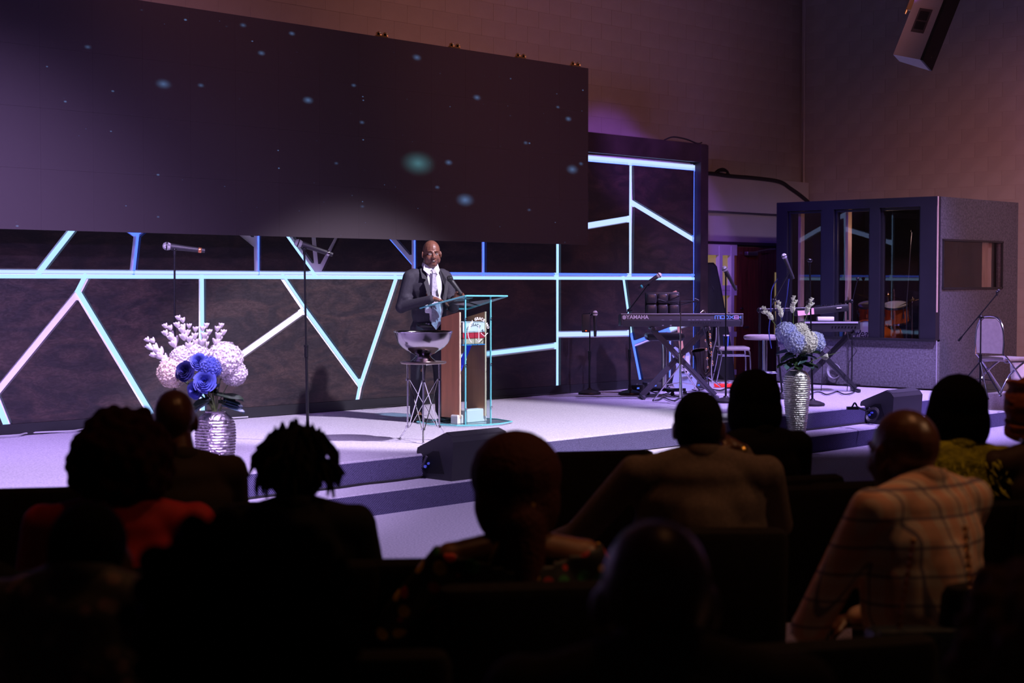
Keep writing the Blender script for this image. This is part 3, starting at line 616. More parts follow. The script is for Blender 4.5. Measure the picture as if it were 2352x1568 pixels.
# ================================================================== VASES AND FLOWERS
def vase(name, label, loc, prof, m, ribs, R0):
    t = th(name, label, 'vase', loc)
    P = []; N = ribs
    def rad(z):
        for i in range(len(prof)-1):
            if prof[i][1] <= z <= prof[i+1][1]:
                u = (z-prof[i][1])/(prof[i+1][1]-prof[i][1]); u2 = u; return prof[i][0]+(prof[i+1][0]-prof[i][0])*u2
        return prof[-1][0]
    H = prof[-1][1]; vs = []; fs = []; n = 72; rows = ribs*2+1
    for j in range(rows):
        z = H*j/(rows-1)
        for i in range(n):
            a = 2*math.pi*i/n; r = rad(z)+(.0035 if j % 2 else -.0015)+random.uniform(-1, 1)*(.0022 if j % 2 else .0008)
            vs.append((r*math.cos(a), r*math.sin(a), z+random.uniform(-.0015, .0015)))
    b = B(); fs = [(j*n+i, j*n+(i+1) % n, (j+1)*n+(i+1) % n, (j+1)*n+i) for j in range(rows-1) for i in range(n)]
    fs.append(tuple(range(n-1, -1, -1))); b.add(vs, fs); b.build('body', m, t, True)
    r1 = prof[-1][0]
    B().lathe([(r1-.008, H-.02), (r1+.004, H-.004), (r1+.006, H+.006), (r1-.006, H+.008), (r1-.012, H-.02), (r1-.012, H-.12), (.0001, H-.12)], n=32).build('neck_ring', m, t)
    return t
prof = [(.088, 0), (.10, .10), (.125, .34), (.136, .48), (.133, .555), (.118, .60), (.09, .632), (.062, .648)]
silv = mat('hammered_silver_foil', (.74, .70, .72), .28, .95, bump=.9, bscale=70)
plum = mat('woven_pewter_foil', (.55, .48, .56), .25, .95, bump=.7, bscale=60)
vl = V(on_y(495, 1000, 8.775)); vr = V(on_y(1830, 900, 8.775))
vase('woven_vase', 'tall woven purple silver vase holding white and blue flowers at left', (vl.x, vl.y, .17), prof, plum, 34, .135)
vase('woven_vase', 'tall crinkled silver vase holding white and pale lilac hydrangeas at right', (vr.x, vr.y, .17), prof, silv, 30, .135)
wpet = mat('white_petal', (.86, .82, .80), .6, noise=.1, nscale=12); cream = mat('cream_petal', (.85, .74, .60), .6)
blu = mat('blue_petal', (.11, .15, .62), .55, noise=.4, nscale=9); lil = mat('lilac_petal', (.62, .62, .92), .6, noise=.3, nscale=20, c2=(.40, .42, .85)); navyp = mat('navy_petal', (.02, .02, .12), .5)
leafm = mat('dark_green_leaf', (.035, .07, .03), .45, noise=.4, nscale=8); leafb = mat('blue_green_leaf', (.10, .18, .22), .4, noise=.3, nscale=8); stemm = mat('stem_green', (.12, .18, .05), .5)
def basis(d):
    d = V(d).normalized(); a = d.orthogonal().normalized(); return a, d.cross(a), d
def hydrangea(r, m):
    b = B(); N = int(150)
    for k in range(N):
        z = 1-2*(k+.5)/N; t = k*2.39996; s = math.sqrt(max(0, 1-z*z)); d = V((s*math.cos(t), s*math.sin(t), z))
        if z < -.75: continue
        a, c, d = basis(d); w_ = random.uniform(0, 1.5); rr = r*random.uniform(.92, 1.04); o = d*rr; L = r*.20
        for q in range(4):
            an = w_+q*math.pi/2; u = a*math.cos(an)+c*math.sin(an); v = a*-math.sin(an)+c*math.cos(an)
            b.add([o-d*.004, o+u*L*.55+v*L*.38+d*.004, o+u*L+d*random.uniform(-.004, .006), o+u*L*.55-v*L*.38+d*.004], [(0, 1, 2, 3)])
    b.ell((0, 0, 0), r*.88, n=12, m=8)
    return b.mesh('bloom', m, False)
def rose(r, m):
    b = B()
    for l, (n_, rl, zl, w_) in enumerate(((3, .20, .62, 1.4), (4, .34, .60, 1.1), (5, .50, .50, .95), (5, .68, .36, .85), (6, .88, .18, .72), (6, 1.05, -.02, .66))):
        for k in range(n_):
            a0 = k*2*math.pi/n_+l*.7+random.uniform(-.1, .1); g = []
            for i in range(6):
                t = i/5
                for j in range(7):
                    u = (j-3)/3; a = a0+u*w_*(.55+.45*math.sin(math.pi*min(1, t*.8+.1)))
                    edge_ = 1-.16*u*u*t
                    rad_ = r*rl*(t**.55)*(1+.05*u)+(.16*r*max(0, t-.75)*4*(.4+.12*l))
                    z_ = (-.45*r+(zl+.45)*r*(t**1.15))*1.0*edge_-(.10*r*max(0, t-.8)*5*(.3+.1*l))
                    g.append((rad_*math.cos(a), rad_*math.sin(a), z_))
            b.add(g, [(i*7+j, i*7+j+1, (i+1)*7+j+1, (i+1)*7+j) for i in range(5) for j in range(6)])
    return b.mesh('bloom', m, True)
def buds(L, m, n=6):
    b = B()
    for k in range(n):
        f = .35+.65*k/(n-1); s = (1-.45*f)*.046; side = (-1 if k % 2 else 1); o = V((side*.028*(1-.3*f), random.uniform(-.02, .02), L*f))
        for q in range(5):
            a = q*1.2566; d = V((math.cos(a)*.55, math.sin(a)*.55, 1)).normalized()
            b.ell(o+d*s*.7, (s*.42, s*.24, s*.8), rot_to(d), n=7, m=5)
    return b.mesh('bloom', m, True)
def leafmesh(L, W, m):
    b = B(); g = []
    for i in range(7):
        y = i/6; wd = W*math.sin(math.pi*min(1, y*.92+.06))**.8
        for j in (-1, -.5, 0, .5, 1): g.append((j*wd/2, L*y, -.18*L*y*y+abs(j)*.02-.0))
    b.add(g, [(i*5+j, i*5+j+1, (i+1)*5+j+1, (i+1)*5+j) for i in range(6) for j in range(4)])
    return b.mesh('leaf', m, True)
LFM = [leafmesh(.15, .09, leafm), leafmesh(.16, .11, leafb)]
def flower(kind, label, group, neck, px, py, D, me, facing=None, leaves=0):
    c = at(px, py, D); neck = V(neck); t = th(kind, label, 'flower', neck, 0, group); L = c-neck
    o = bpy.data.objects.new('bloom', me); col.objects.link(o); o.parent = t; o.location = L
    d = V(facing) if facing is not None else (V((0, 0, 1))*.5-F*.6+(L.x*V((1, 0, 0))+L.y*V((0, 1, 0)))*2)
    o.rotation_euler = V(d).to_track_quat('Z', 'Y').to_euler()
    if kind == 'freesia': dd_ = V(d).normalized(); B().tube([L, L+dd_*.12, L+dd_*.21], [.0035, .0018], 5).build('stem', stemm, t)
    s0_ = V((0, 0, -.10)); B().tube([s0_, V((L.x*.1, L.y*.1, .02)), V((L.x*.5, L.y*.5, L.z*.55)), L], .004, 5, 4).build('stem', stemm, t)
    for k in range(leaves):
        lf = bpy.data.objects.new('leaf', LFM[k % 2]); col.objects.link(lf); lf.parent = t; lf.location = L*(.35+.12*k)
        lf.rotation_euler = (random.uniform(-.5, .2), random.uniform(-.4, .4), RZ+random.uniform(-2.4, 2.4)+math.pi)
    return t
nl = V((vl.x, vl.y, .83)); nr = V((vr.x, vr.y, .83)); DL = nl.dot(F); DR = nr.dot(F)
H1 = hydrangea(.125, wpet); H2 = hydrangea(.085, wpet); H3 = hydrangea(.11, lil); H4 = hydrangea(.10, cream); R1_ = rose(.066, blu); R2_ = rose(.060, navyp); R3_ = rose(.055, blu); SP = buds(.22, wpet, 7); H5 = hydrangea(.075, blu)
gL, gR = 'flowers in the left vase', 'flowers in the right vase'
for kd, lab, px, py, dd, me, fc, lv in (
    ('hydrangea', 'big white hydrangea head at the right of the left bouquet', 515, 828, 0, H1, None, 2),
    ('hydrangea', 'white pink tinged hydrangea low on the right of the left bouquet', 538, 858, .02, H2, None, 1),
    ('hydrangea', 'white hydrangea at the top middle of the left bouquet', 452, 818, .05, H2, None, 0),
    ('hydrangea', 'white hydrangea cluster upper left in the left bouquet', 420, 822, .04, H2, None, 0),
    ('hydrangea', 'cream white hydrangea just above the bald head at left', 396, 856, 0, H4, None, 0),
    ('hydrangea', 'pale blue hydrangea between the roses and white bloom', 482, 845, -.12, H5, None, 1),
    ('rose', 'large blue rose with pale edges facing front in the left bouquet', 470, 876, -.20, R1_, -F+UP*.25, 1),
    ('rose', 'dark navy rose left of the big blue rose', 424, 852, -.14, R2_, -F-R*.3+UP*.3, 0),
    ('rose', 'light blue rose at the top centre of the left bouquet', 456, 830, -.12, R3_, -F+UP*.5, 0),
    ('rose', 'deep blue rose low beside the bald head and vase', 447, 895, -.10, R3_, -F-R*.5, 0)):
    flower(kd, lab, gL, nl, px, py, DL+dd, me, fc, lv)
for px, py, lab, lean in ((388, 822, 'leftmost white freesia spray of the left bouquet', -.75), (412, 800, 'white freesia spray reaching up left in the left bouquet', -.42), (430, 785, 'tallest white freesia spray of the left bouquet', -.25), (470, 815, 'short white bud spray at the top of the left bouquet', .05), (404, 834, 'full white freesia spray low on the left of the left bouquet', -1.0), (440, 806, 'white freesia spray in the upper middle of the left bouquet', .0), (500, 815, 'white bud spray above the big white hydrangea', .1)):
    big = px < 450; c = at(px, py, DL+.05)
    flower('freesia', lab, gL, nl, px, py+(22 if big else 12), DL+.04, SP, R*lean+UP, 0)
for px, py, a in ((528, 905, -.9), (520, 925, -1.5), (505, 912, -1.2), (540, 900, -.6), (470, 915, 2.5)):
    lf = B(); o = bpy.data.objects.new('leaf_spray', None); col.objects.link(o); c = at(px, py, DL-.03); o.location = nl
    tag(o, {528: 'blue green leaf drooping right over the left vase', 520: 'wide grey leaf at the right shoulder of the left vase', 505: 'dark leaf below the white hydrangea at left', 540: 'dark green leaf tip right of the left bouquet', 470: 'small leaf in front of the left vase neck'}[px], 'leaf', gL)
    q = bpy.data.objects.new('leaf', LFM[0 if px == 540 or px == 505 else 1]); col.objects.link(q); q.parent = o; q.location = (c-nl)*.55; q.rotation_euler = (-.2, .3, RZ+a)
    B().tube([(0, 0, -.06), tuple((c-nl)*.55)], .003, 5).build('stem', stemm, o)
for kd, lab, px, py, dd, me in (
    ('hydrangea', 'pale lilac hydrangea at the upper left of the right bouquet', 1806, 764, 0, H3), ('hydrangea', 'lilac hydrangea at the centre front of the right bouquet', 1826, 786, -.12, H3),
    ('hydrangea', 'white hydrangea at the right centre of the right bouquet', 1849, 785, -.06, H1), ('hydrangea', 'lilac hydrangea at the right edge of the right bouquet', 1870, 786, .05, H5 if 0 else H3),
    ('hydrangea', 'small white hydrangea at the top of the right bouquet', 1838, 760, .05, H2)):
    flower(kd, lab, gR, nr, px, py, DR+dd, me, None, 3)
for px, py, lab, lean in ((1788, 735, 'white bud spray leaning left above the right bouquet', -.8), (1800, 732, 'second white bud spray from the left in the right bouquet', -.2), (1826, 722, 'tallest white bud spray of the right bouquet', .05), (1852, 724, 'white bud spray leaning right above the right bouquet', .35), (1888, 806, 'lone white flower drooping right below the right bouquet', 1.6)):
    flower('freesia', lab, gR, nr, px-4, py+14, DR+.03, SP if py < 800 else buds(.05, wpet, 3), R*lean+UP*(1 if py < 800 else .4), 1 if py > 800 else 0)
for k, (px, py, a) in enumerate(((1795, 822, 2.0), (1810, 830, 2.6), (1835, 835, 3.1), (1850, 828, 3.9), (1862, 822, 4.3))):
    o = tag(bpy.data.objects.new('leaf_spray', None), ['dark leaf at far left under the right bouquet', 'dark leaf left of the right vase neck', 'grey green leaf hanging over the right vase neck', 'leaf right of the right vase neck', 'dark leaf at far right under the right bouquet'][k], 'leaf', gR); col.objects.link(o); o.location = nr
    c = at(px, py, DR-.04); q = bpy.data.objects.new('leaf', LFM[k % 2]); col.objects.link(q); q.parent = o; q.location = (c-nr)*.5; q.rotation_euler = (-.15, .0, RZ+a)
    B().tube([(0, 0, -.06), tuple((c-nr)*.5)], .003, 5).build('stem', stemm, o)
# ================================================================== MICROPHONES AND STANDS
mesh_m = mat('mic_grille', (.55, .55, .58), .35, .9, bump=.6, bscale=600); meshd = mat('dark_grille', (.05, .05, .055), .4, .8, bump=.6, bscale=600)
copper = mat('copper_band', (.75, .25, .10), .3, .8)
def mic(label, p, d, grille=mesh_m, band=None, s=1.2, group=None):
    """handheld microphone: p = grille centre, d = direction from grille to tail"""
    p = V(p); d = V(d).normalized(); t = th('microphone', label, 'microphone', p, 0, group)
    M3 = rot_to(d)@Matrix.Scale(s, 3)
    B().lathe([(.0001, -.027), (.016, -.022), (.025, -.008), (.026, .004), (.022, .018), (.019, .024)], (0, 0, 0), 20, M3).build('grille', grille, t)
    B().lathe([(.0265, -.004), (.0275, 0), (.0265, .004)], (0, 0, 0), 20, M3).build('grille_ring', blackm, t)
    B().lathe([(.019, .024), (.021, .03), (.017, .11), (.0155, .20), (.013, .235), (.0001, .237)], (0, 0, 0), 20, M3).build('handle', plastic, t)
    if band:
        B().lathe([(.0195, .034), (.0205, .036), (.0200, .046), (.0190, .048)], (0, 0, 0), 20, M3).build('band', band, t)
        B().lathe([(.0158, .195), (.0175, .198), (.0165, .212), (.0150, .214)], (0, 0, 0), 20, M3).build('band', band, t)
    return t
def stand(label, base, top, r_base=.14, lean=None, boom=None, clip=True, dome=True, col_=None, tripod=False):
    base = V(base); top = V(top); m = col_ or blackm
    t = th('microphone_stand', label, 'stand', base)
    tt = top-base; z1 = tt.z
    if tripod:
        l = B()
        for k in range(3):
            a = RZ+.5+k*2.094; u = V((math.cos(a), math.sin(a), 0)); l.cyl(V((0, 0, .42)), u*.33+V((0, 0, .012)), .009, n=8).ell(u*.33+V((0, 0, .012)), .014, n=8, m=6)
            l.cyl(V((0, 0, .22)), u*.19+V((0, 0, .19)), .006, n=6)
        l.build('leg', chrome if col_ is chrome else m, t)
    elif dome: B().lathe([(r_base, 0), (r_base, .012), (r_base*.96, .022), (r_base*.6, .042), (.03, .055), (.022, .07)], n=36).build('base', mat('cast_base', (.05, .045, .05), .4, .5), t)
    else: B().lathe([(r_base, 0), (r_base, .02), (.02, .03)], n=36).build('base', m, t)
    mid = tt*.46; mid.z = tt.z*.46
    B().cyl((0, 0, .05), mid, .0125, n=12).build('lower_tube', m, t); B().cyl(mid, tt, .0085, n=12).build('upper_tube', m, t)
    B().cyl(mid-V((0, 0, .03)), mid+V((0, 0, .06)), .018, n=12).cyl(mid+V((0, 0, .06)), mid+V((0, 0, .075)), .021, n=12).build('clutch', m, t)
    if boom:
        a, b = V(boom[0])-base, V(boom[1])-base; B().cyl(a, b, .0075, n=10).build('boom', m, t)
        B().ell(tt, .024).cyl(tt-R*.03, tt+R*.035, .012).build('boom_joint', m, t); B().cyl(a, a+(a-b).normalized()*-.06, .013).build('counterweight', m, t)
        tt = b
    if clip: B().cyl(tt-V((0, 0, .02)), tt+V((0, 0, .03)), .012).ell(tt+V((0, 0, .025)), (.018, .018, .014)).build('clip', m, t)
    return t
b1 = gp(399, 12.8, ZS); stand('straight black microphone stand behind the white flowers at left', b1, at(401, 580, 12.8), dome=True)
mic('black microphone with copper bands on the leftmost stand, silver grille left', at(383, 565, 12.8), R*.97+F*.2-UP*.12, mesh_m, copper, 1.3)
b2 = gp(706, 13.3, ZS); stand('straight black microphone stand standing before the V shaped light channel', b2, at(699, 578, 13.3), dome=True)
mic('black microphone with silver grille on the stand left of the speaker', at(685, 558, 13.3), R*.93+F*.2-UP*.32, mesh_m, steel, 1.3)
b3 = on_y(1354, 900, 12.32); b3.z = ZS; D3 = b3.dot(F)
stand('short round based stand in front of the backdrop holding a black controller', b3, at(1355, 722, D3), .135, clip=False, boom=(at(1338, 722, D3), at(1372, 721, D3)))
mic('upright microphone with white grille on the short round based stand', at(1367, 719, D3-.02), -UP, mat('pale_grille', (.8, .78, .8), .5), None)
r_ = th('stand_controller', 'small black box with a red light clamped to the short stand', 'box', at(1346, 742, D3-.05), RZ); B().box((0, 0, 0), (.10, .05, .22), bev=.008).build('body', plastic, r_); B().box((0, -.027, -.09), (.02, .004, .012)).build('light', mat('red_light', (.1, 0, 0), .5, emit=(1, .12, .02), es=1.2), r_, False)
b4 = on_y(1447, 905, 11.93); b4.z = ZS; D4 = b4.dot(F)
stand('round based boom stand to the left of the keyboard', b4, at(1446, 712, D4), .14, boom=(at(1425, 738, D4), at(1490, 652, D4-.1)))
mic('microphone with a white grille and teal ring on the boom left of the keyboard', at(1514, 632, D4-.2), -R*.85-UP*.55, mat('pale_grille', (0, 0, 0)), mat('teal_ring', (.05, .5, .45), .3))
b5 = gp(1668, 17.6, ZS); stand('slim straight stand to the right of the keyboard logo', b5, at(1667, 628, 17.6), .13)
mic('silver microphone on the slim stand in front of the wooden door', at(1664, 617, 17.6), R*.5-UP*.85+F*.2, mesh_m)
b6 = on_z(1866, 930, ZS); D6 = b6.dot(F); stand('straight stand with a brass coloured domed base behind the right vase', b6, at(1860, 606, D6), .135, col_=blackm)
t = B().ell(at(1860, 598, D6), (.035, .03, .022)).build('clip_head', blackm); tag(t, 'empty microphone clip on top of the stand before the booth window', 'clip')
b7 = gp(1798, 18.2, ZS); stand('slanted boom stand at the left edge of the booth', b7, at(1776, 690, 18.2), .13, boom=(at(1772, 700, 18.2), at(1815, 620, 18.0)), clip=False)
mic('silver ball microphone before the left post of the booth', at(1801, 588, 18.0), R*.38-UP*.9, mesh_m)
cable('microphone_cable', 'blue microphone cable hanging down beside the wooden door', [at(1786, 640, 18.1), at(1772, 668, 18.1), at(1770, 720, 18.1), at(1766, 760, 18.1), at(1772, 800, 18.1)], .0065, m=mat('blue_cable', (.03, .05, .22), .5))
cable('microphone_cable', 'blue microphone cable draped from the ball microphone at the booth', [at(1812, 640, 18.0), at(1806, 690, 18.0), at(1796, 730, 18.1), at(1780, 770, 18.15)], .0055, m=mat('blue_cable', (0, 0, 0)))
b8 = gp(2253, 18.3, ZS); stand('black tripod boom stand before the grey side wall of the booth', b8, at(2253, 728, 18.3), .13, boom=(at(2201, 783, 18.3), at(2290, 675, 18.2)), tripod=True)
tag(B().cyl(at(2290, 675, 18.2), at(2294, 667, 18.2), .012).ell(at(2294, 667, 18.2), .018).build('microphone_clip', plastic), 'empty clip at the upper tip of the far right boom stand', 'clip')
# tripod desk stand in front of the keyboard
b9 = gp(1563, 17.55, ZS); t = stand('chrome tripod stand in front of the crossed keyboard legs', b9, at(1563, 716, 17.55), col_=chrome, tripod=True, clip=False)
mu = th('music_stand', 'folding wire music desk opened above the keyboard', 'music stand', at(1562, 718, 18.6))
k = B(); c_ = at(1562, 718, 18.6)
for pts in (((1510, 687), (1530, 693), (1605, 692)), ((1530, 693), (1560, 680)), ((1510, 690), (1562, 700), (1605, 690)), ((1605, 690), (1595, 685)), ((1605, 692), (1594, 717))): k.tube([at(x, y, 18.6)-c_ for x, y in pts], .008, 6)
k.build('desk_frame', blackm, mu); B().cyl((0, 0, 0), at(1562, 690, 18.6)-c_, .008).build('post', blackm, mu)
# ================================================================== KEYBOARD AND ITS STAND
kp = at(1566.5, 750, 18.1); KW = 281*18.1/FPX
kb = th('keyboard', 'large dark grey synthesizer keyboard with white and blue logos on its back', 'keyboard', (kp.x, kp.y, kp.z), RZ)
kg = mat('keyboard_grey', (.10, .095, .115), .42, bump=.1, bscale=300); kd = mat('keyboard_dark', (.05, .048, .06), .5)
kh = 30*18.1/FPX
B().prism([(0-KW/2, 0, kh*.45), (0-KW/2, 0, kh), (-KW/2, .38, kh*.72), (-KW/2, .40, kh*.18), (-KW/2, .1, .0), (-KW/2, .03, 0)], (KW, 0, 0)).build('body', kg, kb, False)
B().box((0, .012, kh*.26), (KW-.05, .03, kh*.46), (.25, 0, 0)).build('rear_panel', kd, kb, False)
B().box((0, -.004, kh*.985), (KW, .012, .010)).build('top_edge', mat('keyboard_edge', (.4, .38, .42), .4), kb, False)
for sx in (-1, 1): B().box((sx*(KW/2-.012), .2, kh*.5), (.028, .42, kh*.9), (-.06, 0, 0), bev=.008).build('end_block', kd, kb)
wk = B(); [wk.box((-KW/2+.08+i*.0235, .31, kh*.78), (.0215, .14, .014), (-.1, 0, 0)) for i in range(52)]; wk.build('white_keys', white, kb, False)['kind'] = 'stuff'
bk_ = B(); [bk_.box((-KW/2+.092+i*.0235, .28, kh*.78+.014), (.011, .09, .012), (-.1, 0, 0)) for i in range(51) if i % 7 not in (2, 6)]; bk_.build('black_keys', black, kb, False)['kind'] = 'stuff'
lw = mat('logo_white', (.9, .88, .95), .5); lb = mat('logo_blue', (.22, .52, 1.0), .5); lp_ = mat('logo_pink', (.85, .55, .85), .5)
textobj('logo', 'YAMAHA', .062, lw, kb, (-KW/2+.062, -.004, kh*.60), (math.pi/2, 0, 0), .0005, bold=.0016)
B().lathe([(.021, 0), (.024, 0), (.024, .003), (.021, .003), (.021, 0)], (-KW/2+.038, -.006, kh*.72), 24, (math.pi/2, 0, 0)).box((-KW/2+.038, -.006, kh*.72), (.004, .002, .042)).box((-KW/2+.038, -.006, kh*.72), (.004, .002, .042), (0, 1.05, 0)).box((-KW/2+.038, -.006, kh*.72), (.004, .002, .042), (0, -1.05, 0)).build('logo_mark', lw, kb, False)
def sq(ch, x, z, w_, hh, m):
    b = B(); t_ = .008
    S = {'M': [(0, 0, 0, 1), (0, 1, 1, 1), (.5, 1, .5, 0), (1, 1, 1, 0)], 'O': [(0, 0, 0, 1), (0, 1, 1, 1), (1, 1, 1, 0), (1, 0, 0, 0)], 'D': [(.0, 1, .75, 1), (.75, 1, 1, .5), (1, .5, .75, 0), (.75, 0, 0, 0)],
         'X': [(0, 1, 1, 0), (0, 0, 1, 1)], '8': [(0, 0, 0, 1), (0, 1, 1, 1), (1, 1, 1, 0), (1, 0, 0, 0), (0, .5, 1, .5)], '+': [(.5, .1, .5, .9), (.1, .5, .9, .5)]}[ch]
    for a0, b0, a1, b1_ in S:
        p, q = V((x+a0*w_, 0, z+b0*hh)), V((x+a1*w_, 0, z+b1_*hh)); L = (q-p).length; an = math.atan2(q.z-p.z, q.x-p.x)
        b.box(((p.x+q.x)/2, -.004, (p.z+q.z)/2), (L+t_, .002, t_), (0, -an, 0))
    b.build('letter', m, kb, False)
xx = KW/2-.325
for ch, w_, m in (('M', .058, lb), ('O', .040, lb), ('D', .040, lb), ('X', .045, lb), ('8', .045, lp_), ('+', .035, lb)): sq(ch, xx, kh*.60, w_, .036, m); xx += w_+.010
jk = B(); [jk.cyl((KW/2-.60+i*.028, -.012, kh*.30), (KW/2-.60+i*.028, -.004, kh*.30), .006, n=8) for i in range(13)]; jk.build('jack_row', black, kb)
for q_ in [((-.22), kh*.52, .03, .005), (-.13, kh*.52, .03, .005), (-.22, kh*.1, .02, .01), (-.13, kh*.1, .02, .01)]+[(KW/2-.62+i*.045, kh*.52, .03, .006) for i in range(6)]: B().box((q_[0], -.006, q_[1]), (q_[2], .004, q_[3])).build('print_mark', mat('grey_print', (.35, .33, .4), .5), kb, False)
for x in (.30, .37, .55): B().cyl((x, .1, kh*.95), (x, .1, kh+.015), .01).build('knob', steel, kb)
def xstand(label, c, zt, half_t, half_b, m, foot=.34, sec=.042, y=0.16):
    t = th('keyboard_stand', label, 'stand', c, RZ)
    for s, yo in ((-1, 0), (1, .05)):
        a = V((s*half_t, y+yo, zt)); b = V((-s*half_b, y+yo, .03)); d = (b-a); an = math.atan2(d.x, -d.z)
        B().box((a+b)/2, (sec*1.5, sec, d.length), (0, -an, 0)).box((a+b)/2+V((0, -sec/2-.001, 0)), (.012, .006, d.length*.98), (0, -an, 0)).build('bar', m, t, False)
        B().box((-s*half_b, y, .018), (.035, foot+.16, .036), bev=.006).build('foot', m, t)
        B().box((s*half_t, y, zt+.012), (.06, foot, .03), bev=.006).build('arm', m, t)
        B().cyl((s*(half_t-.0), y-foot/2-.01, zt+.008), (s*half_t, y-foot/2-.03, zt+.008), .022).build('cap', black, t)
    B().cyl((0, y-.05, (zt)*.5+.03), (0, y+.09, zt*.5+.03), .028).build('pivot', black, t)
    return t
xm = mat('stand_grey_paint', (.085, .08, .10), .4)
xstand('heavy crossed stand with square tubes under the large synthesizer', gp(1563, 18.1, ZS), kp.z-ZS-.035, .31, .42, xm)
cable('keyboard_cable', 'pale cable hanging from the back of the synthesizer', [at(1645, 752, 18.0), at(1644, 780, 18.0), at(1637, 810, 18.05), at(1634, 840, 18.05), at(1635, 880, 18.0)], .006, m=mat('grey_cable', (0, 0, 0)))
cable('keyboard_cable', 'black cable hanging from the middle of the synthesizer', [at(1600, 750, 18.0), at(1600, 775, 18.0), at(1597, 790, 18.05)], .006)
cable('keyboard_cable', 'dark cable slanting down from the synthesizer to the saxophone', [at(1614, 748, 18.0), at(1622, 780, 18.3), at(1630, 810, 18.6)], .006)
# stool / chair behind the keyboard
ch = th('keyboard_chair', 'black quilted leather chair behind the synthesizer', 'chair', gp(1522, 19.0, ZS), RZ)
lea = mat('black_leather', (.03, .028, .032), .32, bump=.15, bscale=120)
bz = at(1522, 718, 19.0).z-ZS
for i in range(3):
    for j in range(3):
        B().box(((i-1)*.135, .0+.0, bz+.17-j*.13), (.132, .09, .128), bev=.03).build('cushion', lea, ch)
B().box((0, .05, bz+.04), (.42, .04, .42), bev=.015).build('backrest', black, ch); B().box((0, -.22, bz-.28), (.44, .46, .09), bev=.03).build('seat', lea, ch)
B().cyl((0, -.2, .08), (0, -.2, bz-.32), .03).build('column', chrome, ch)
for k in range(5): a = k*1.2566; B().box((.13*math.cos(a), -.2+.13*math.sin(a), .06), (.26, .04, .03), (0, 0, a)).ell((.25*math.cos(a), -.2+.25*math.sin(a), .025), .025).build('leg', black, ch)
# ================================================================== GUITAR, SAXOPHONE, CASES
gc = gp(1568, 19.35, ZS); gt = th('electric_guitar', 'pale blue electric guitar with white pickguard standing behind the keyboard stand', 'guitar', gc, RZ)
ltb = mat('guitar_pale_blue', (.42, .50, .66), .2, coat=.5); mpl = mat('maple_neck', (.72, .40, .26), .4)
gz0 = at(1575, 850, 19.35).z-ZS
outl = [(-.02, .26), (-.07, .30), (-.115, .28), (-.125, .20), (-.095, .11), (-.09, .04), (-.13, -.04), (-.16, -.13), (-.13, -.22), (-.05, -.26), (.04, -.26), (.12, -.22), (.15, -.13), (.12, -.04), (.085, .03), (.085, .10), (.10, .17), (.085, .215), (.05, .20), (.03, .16)]
tlt = Matrix.Rotation(-.12, 3, 'Y')
def gpnt(x, y, z): q = tlt@V((x, y, z)); return V((q.x+.02, q.y, q.z+gz0))
B().prism([gpnt(x, 0, z) for x, z in outl], (0, .045, 0)).build('body', ltb, gt, False)
B().prism([gpnt(x, -.003, z) for x, z in ((-.02, .20), (-.05, .12), (-.04, .0), (.02, -.06), (.08, -.02), (.075, .08), (.085, .17), (.04, .17), (.03, .10))], (0, .004, 0)).build('pickguard', white, gt, False)
gb = B(); [gb.box(gpnt(0, -.006, z), (.07, .008, .02), tlt) for z in (-.02, .04, .10)]; gb.build('pickup', black, gt, False)
B().box(gpnt(0, -.008, -.09), (.08, .014, .03), tlt).cyl(gpnt(.07, -.002, -.06), gpnt(.07, -.02, -.06), .012).cyl(gpnt(.08, -.002, -.10), gpnt(.08, -.02, -.10), .012).build('bridge', chrome, gt, False)
B().prism([gpnt(x, -.012, z) for x, z in ((-.026, .15), (.026, .15), (.021, .80), (-.021, .80))], (0, .02, 0)).build('neck', mpl, gt, False)
B().prism([gpnt(x, -.008, z) for x, z in ((-.021, .80), (.021, .80), (.035, .86), (.04, .95), (.015, .985), (-.035, .97), (-.045, .86))], (0, .014, 0)).build('headstock', mpl, gt, False)
tp = B(); [tp.cyl(gpnt(-.042, 0, .84+i*.022), gpnt(-.062, 0, .845+i*.022), .006, n=8) for i in range(6)]; tp.build('tuner', chrome, gt)
gs = th('guitar_stand', 'low black stand cradling the pale blue guitar', 'stand', gc, RZ)
B().tube([(-.10, -.05, gz0-.30), (-.1, .08, gz0-.29), (.12, .08, gz0-.29), (.12, -.05, gz0-.30)], .012).cyl((.0, .08, .03), (.0, .08, gz0+.1), .012).build('frame', blackm, gs)
for s in (-1, 1): B().cyl((0, .08, .30), (s*.22, .0, .01), .010).build('leg', blackm, gs)
B().cyl((0, .08, .3), (0, .3, .01), .01).build('leg', blackm, gs)
sx = gp(1626, 20.0, ZS); sa = th('saxophone', 'dark lacquered tenor saxophone upright on a small stand beside the keyboard', 'saxophone', sx, RZ)
sxm = mat('sax_lacquer', (.05, .042, .04), .22, .9); sxg = mat('sax_brass_keys', (.62, .50, .36), .25, 1.0)
B().tube([(-.02, 0, .92), (-.015, 0, .80), (.01, 0, .55), (.03, 0, .32), (.02, -.02, .20), (-.05, -.04, .16), (-.10, -.05, .24), (-.115, -.06, .38), (-.13, -.08, .48)], [.014, .018, .028, .036, .042, .048, .052, .062, .085], 14).build('body', sxm, sa)
B().lathe([(.085, 0), (.092, .004), (.085, .008)], (-.13, -.08, .48), 24, (-.3, -.15, 0)).build('bell_rim', sxg, sa)
B().tube([(-.02, 0, .92), (-.03, 0, .97), (-.06, -.02, .98), (-.10, -.04, .95)], .011, 8, 3).build('neck', sxg, sa)
ky = B()
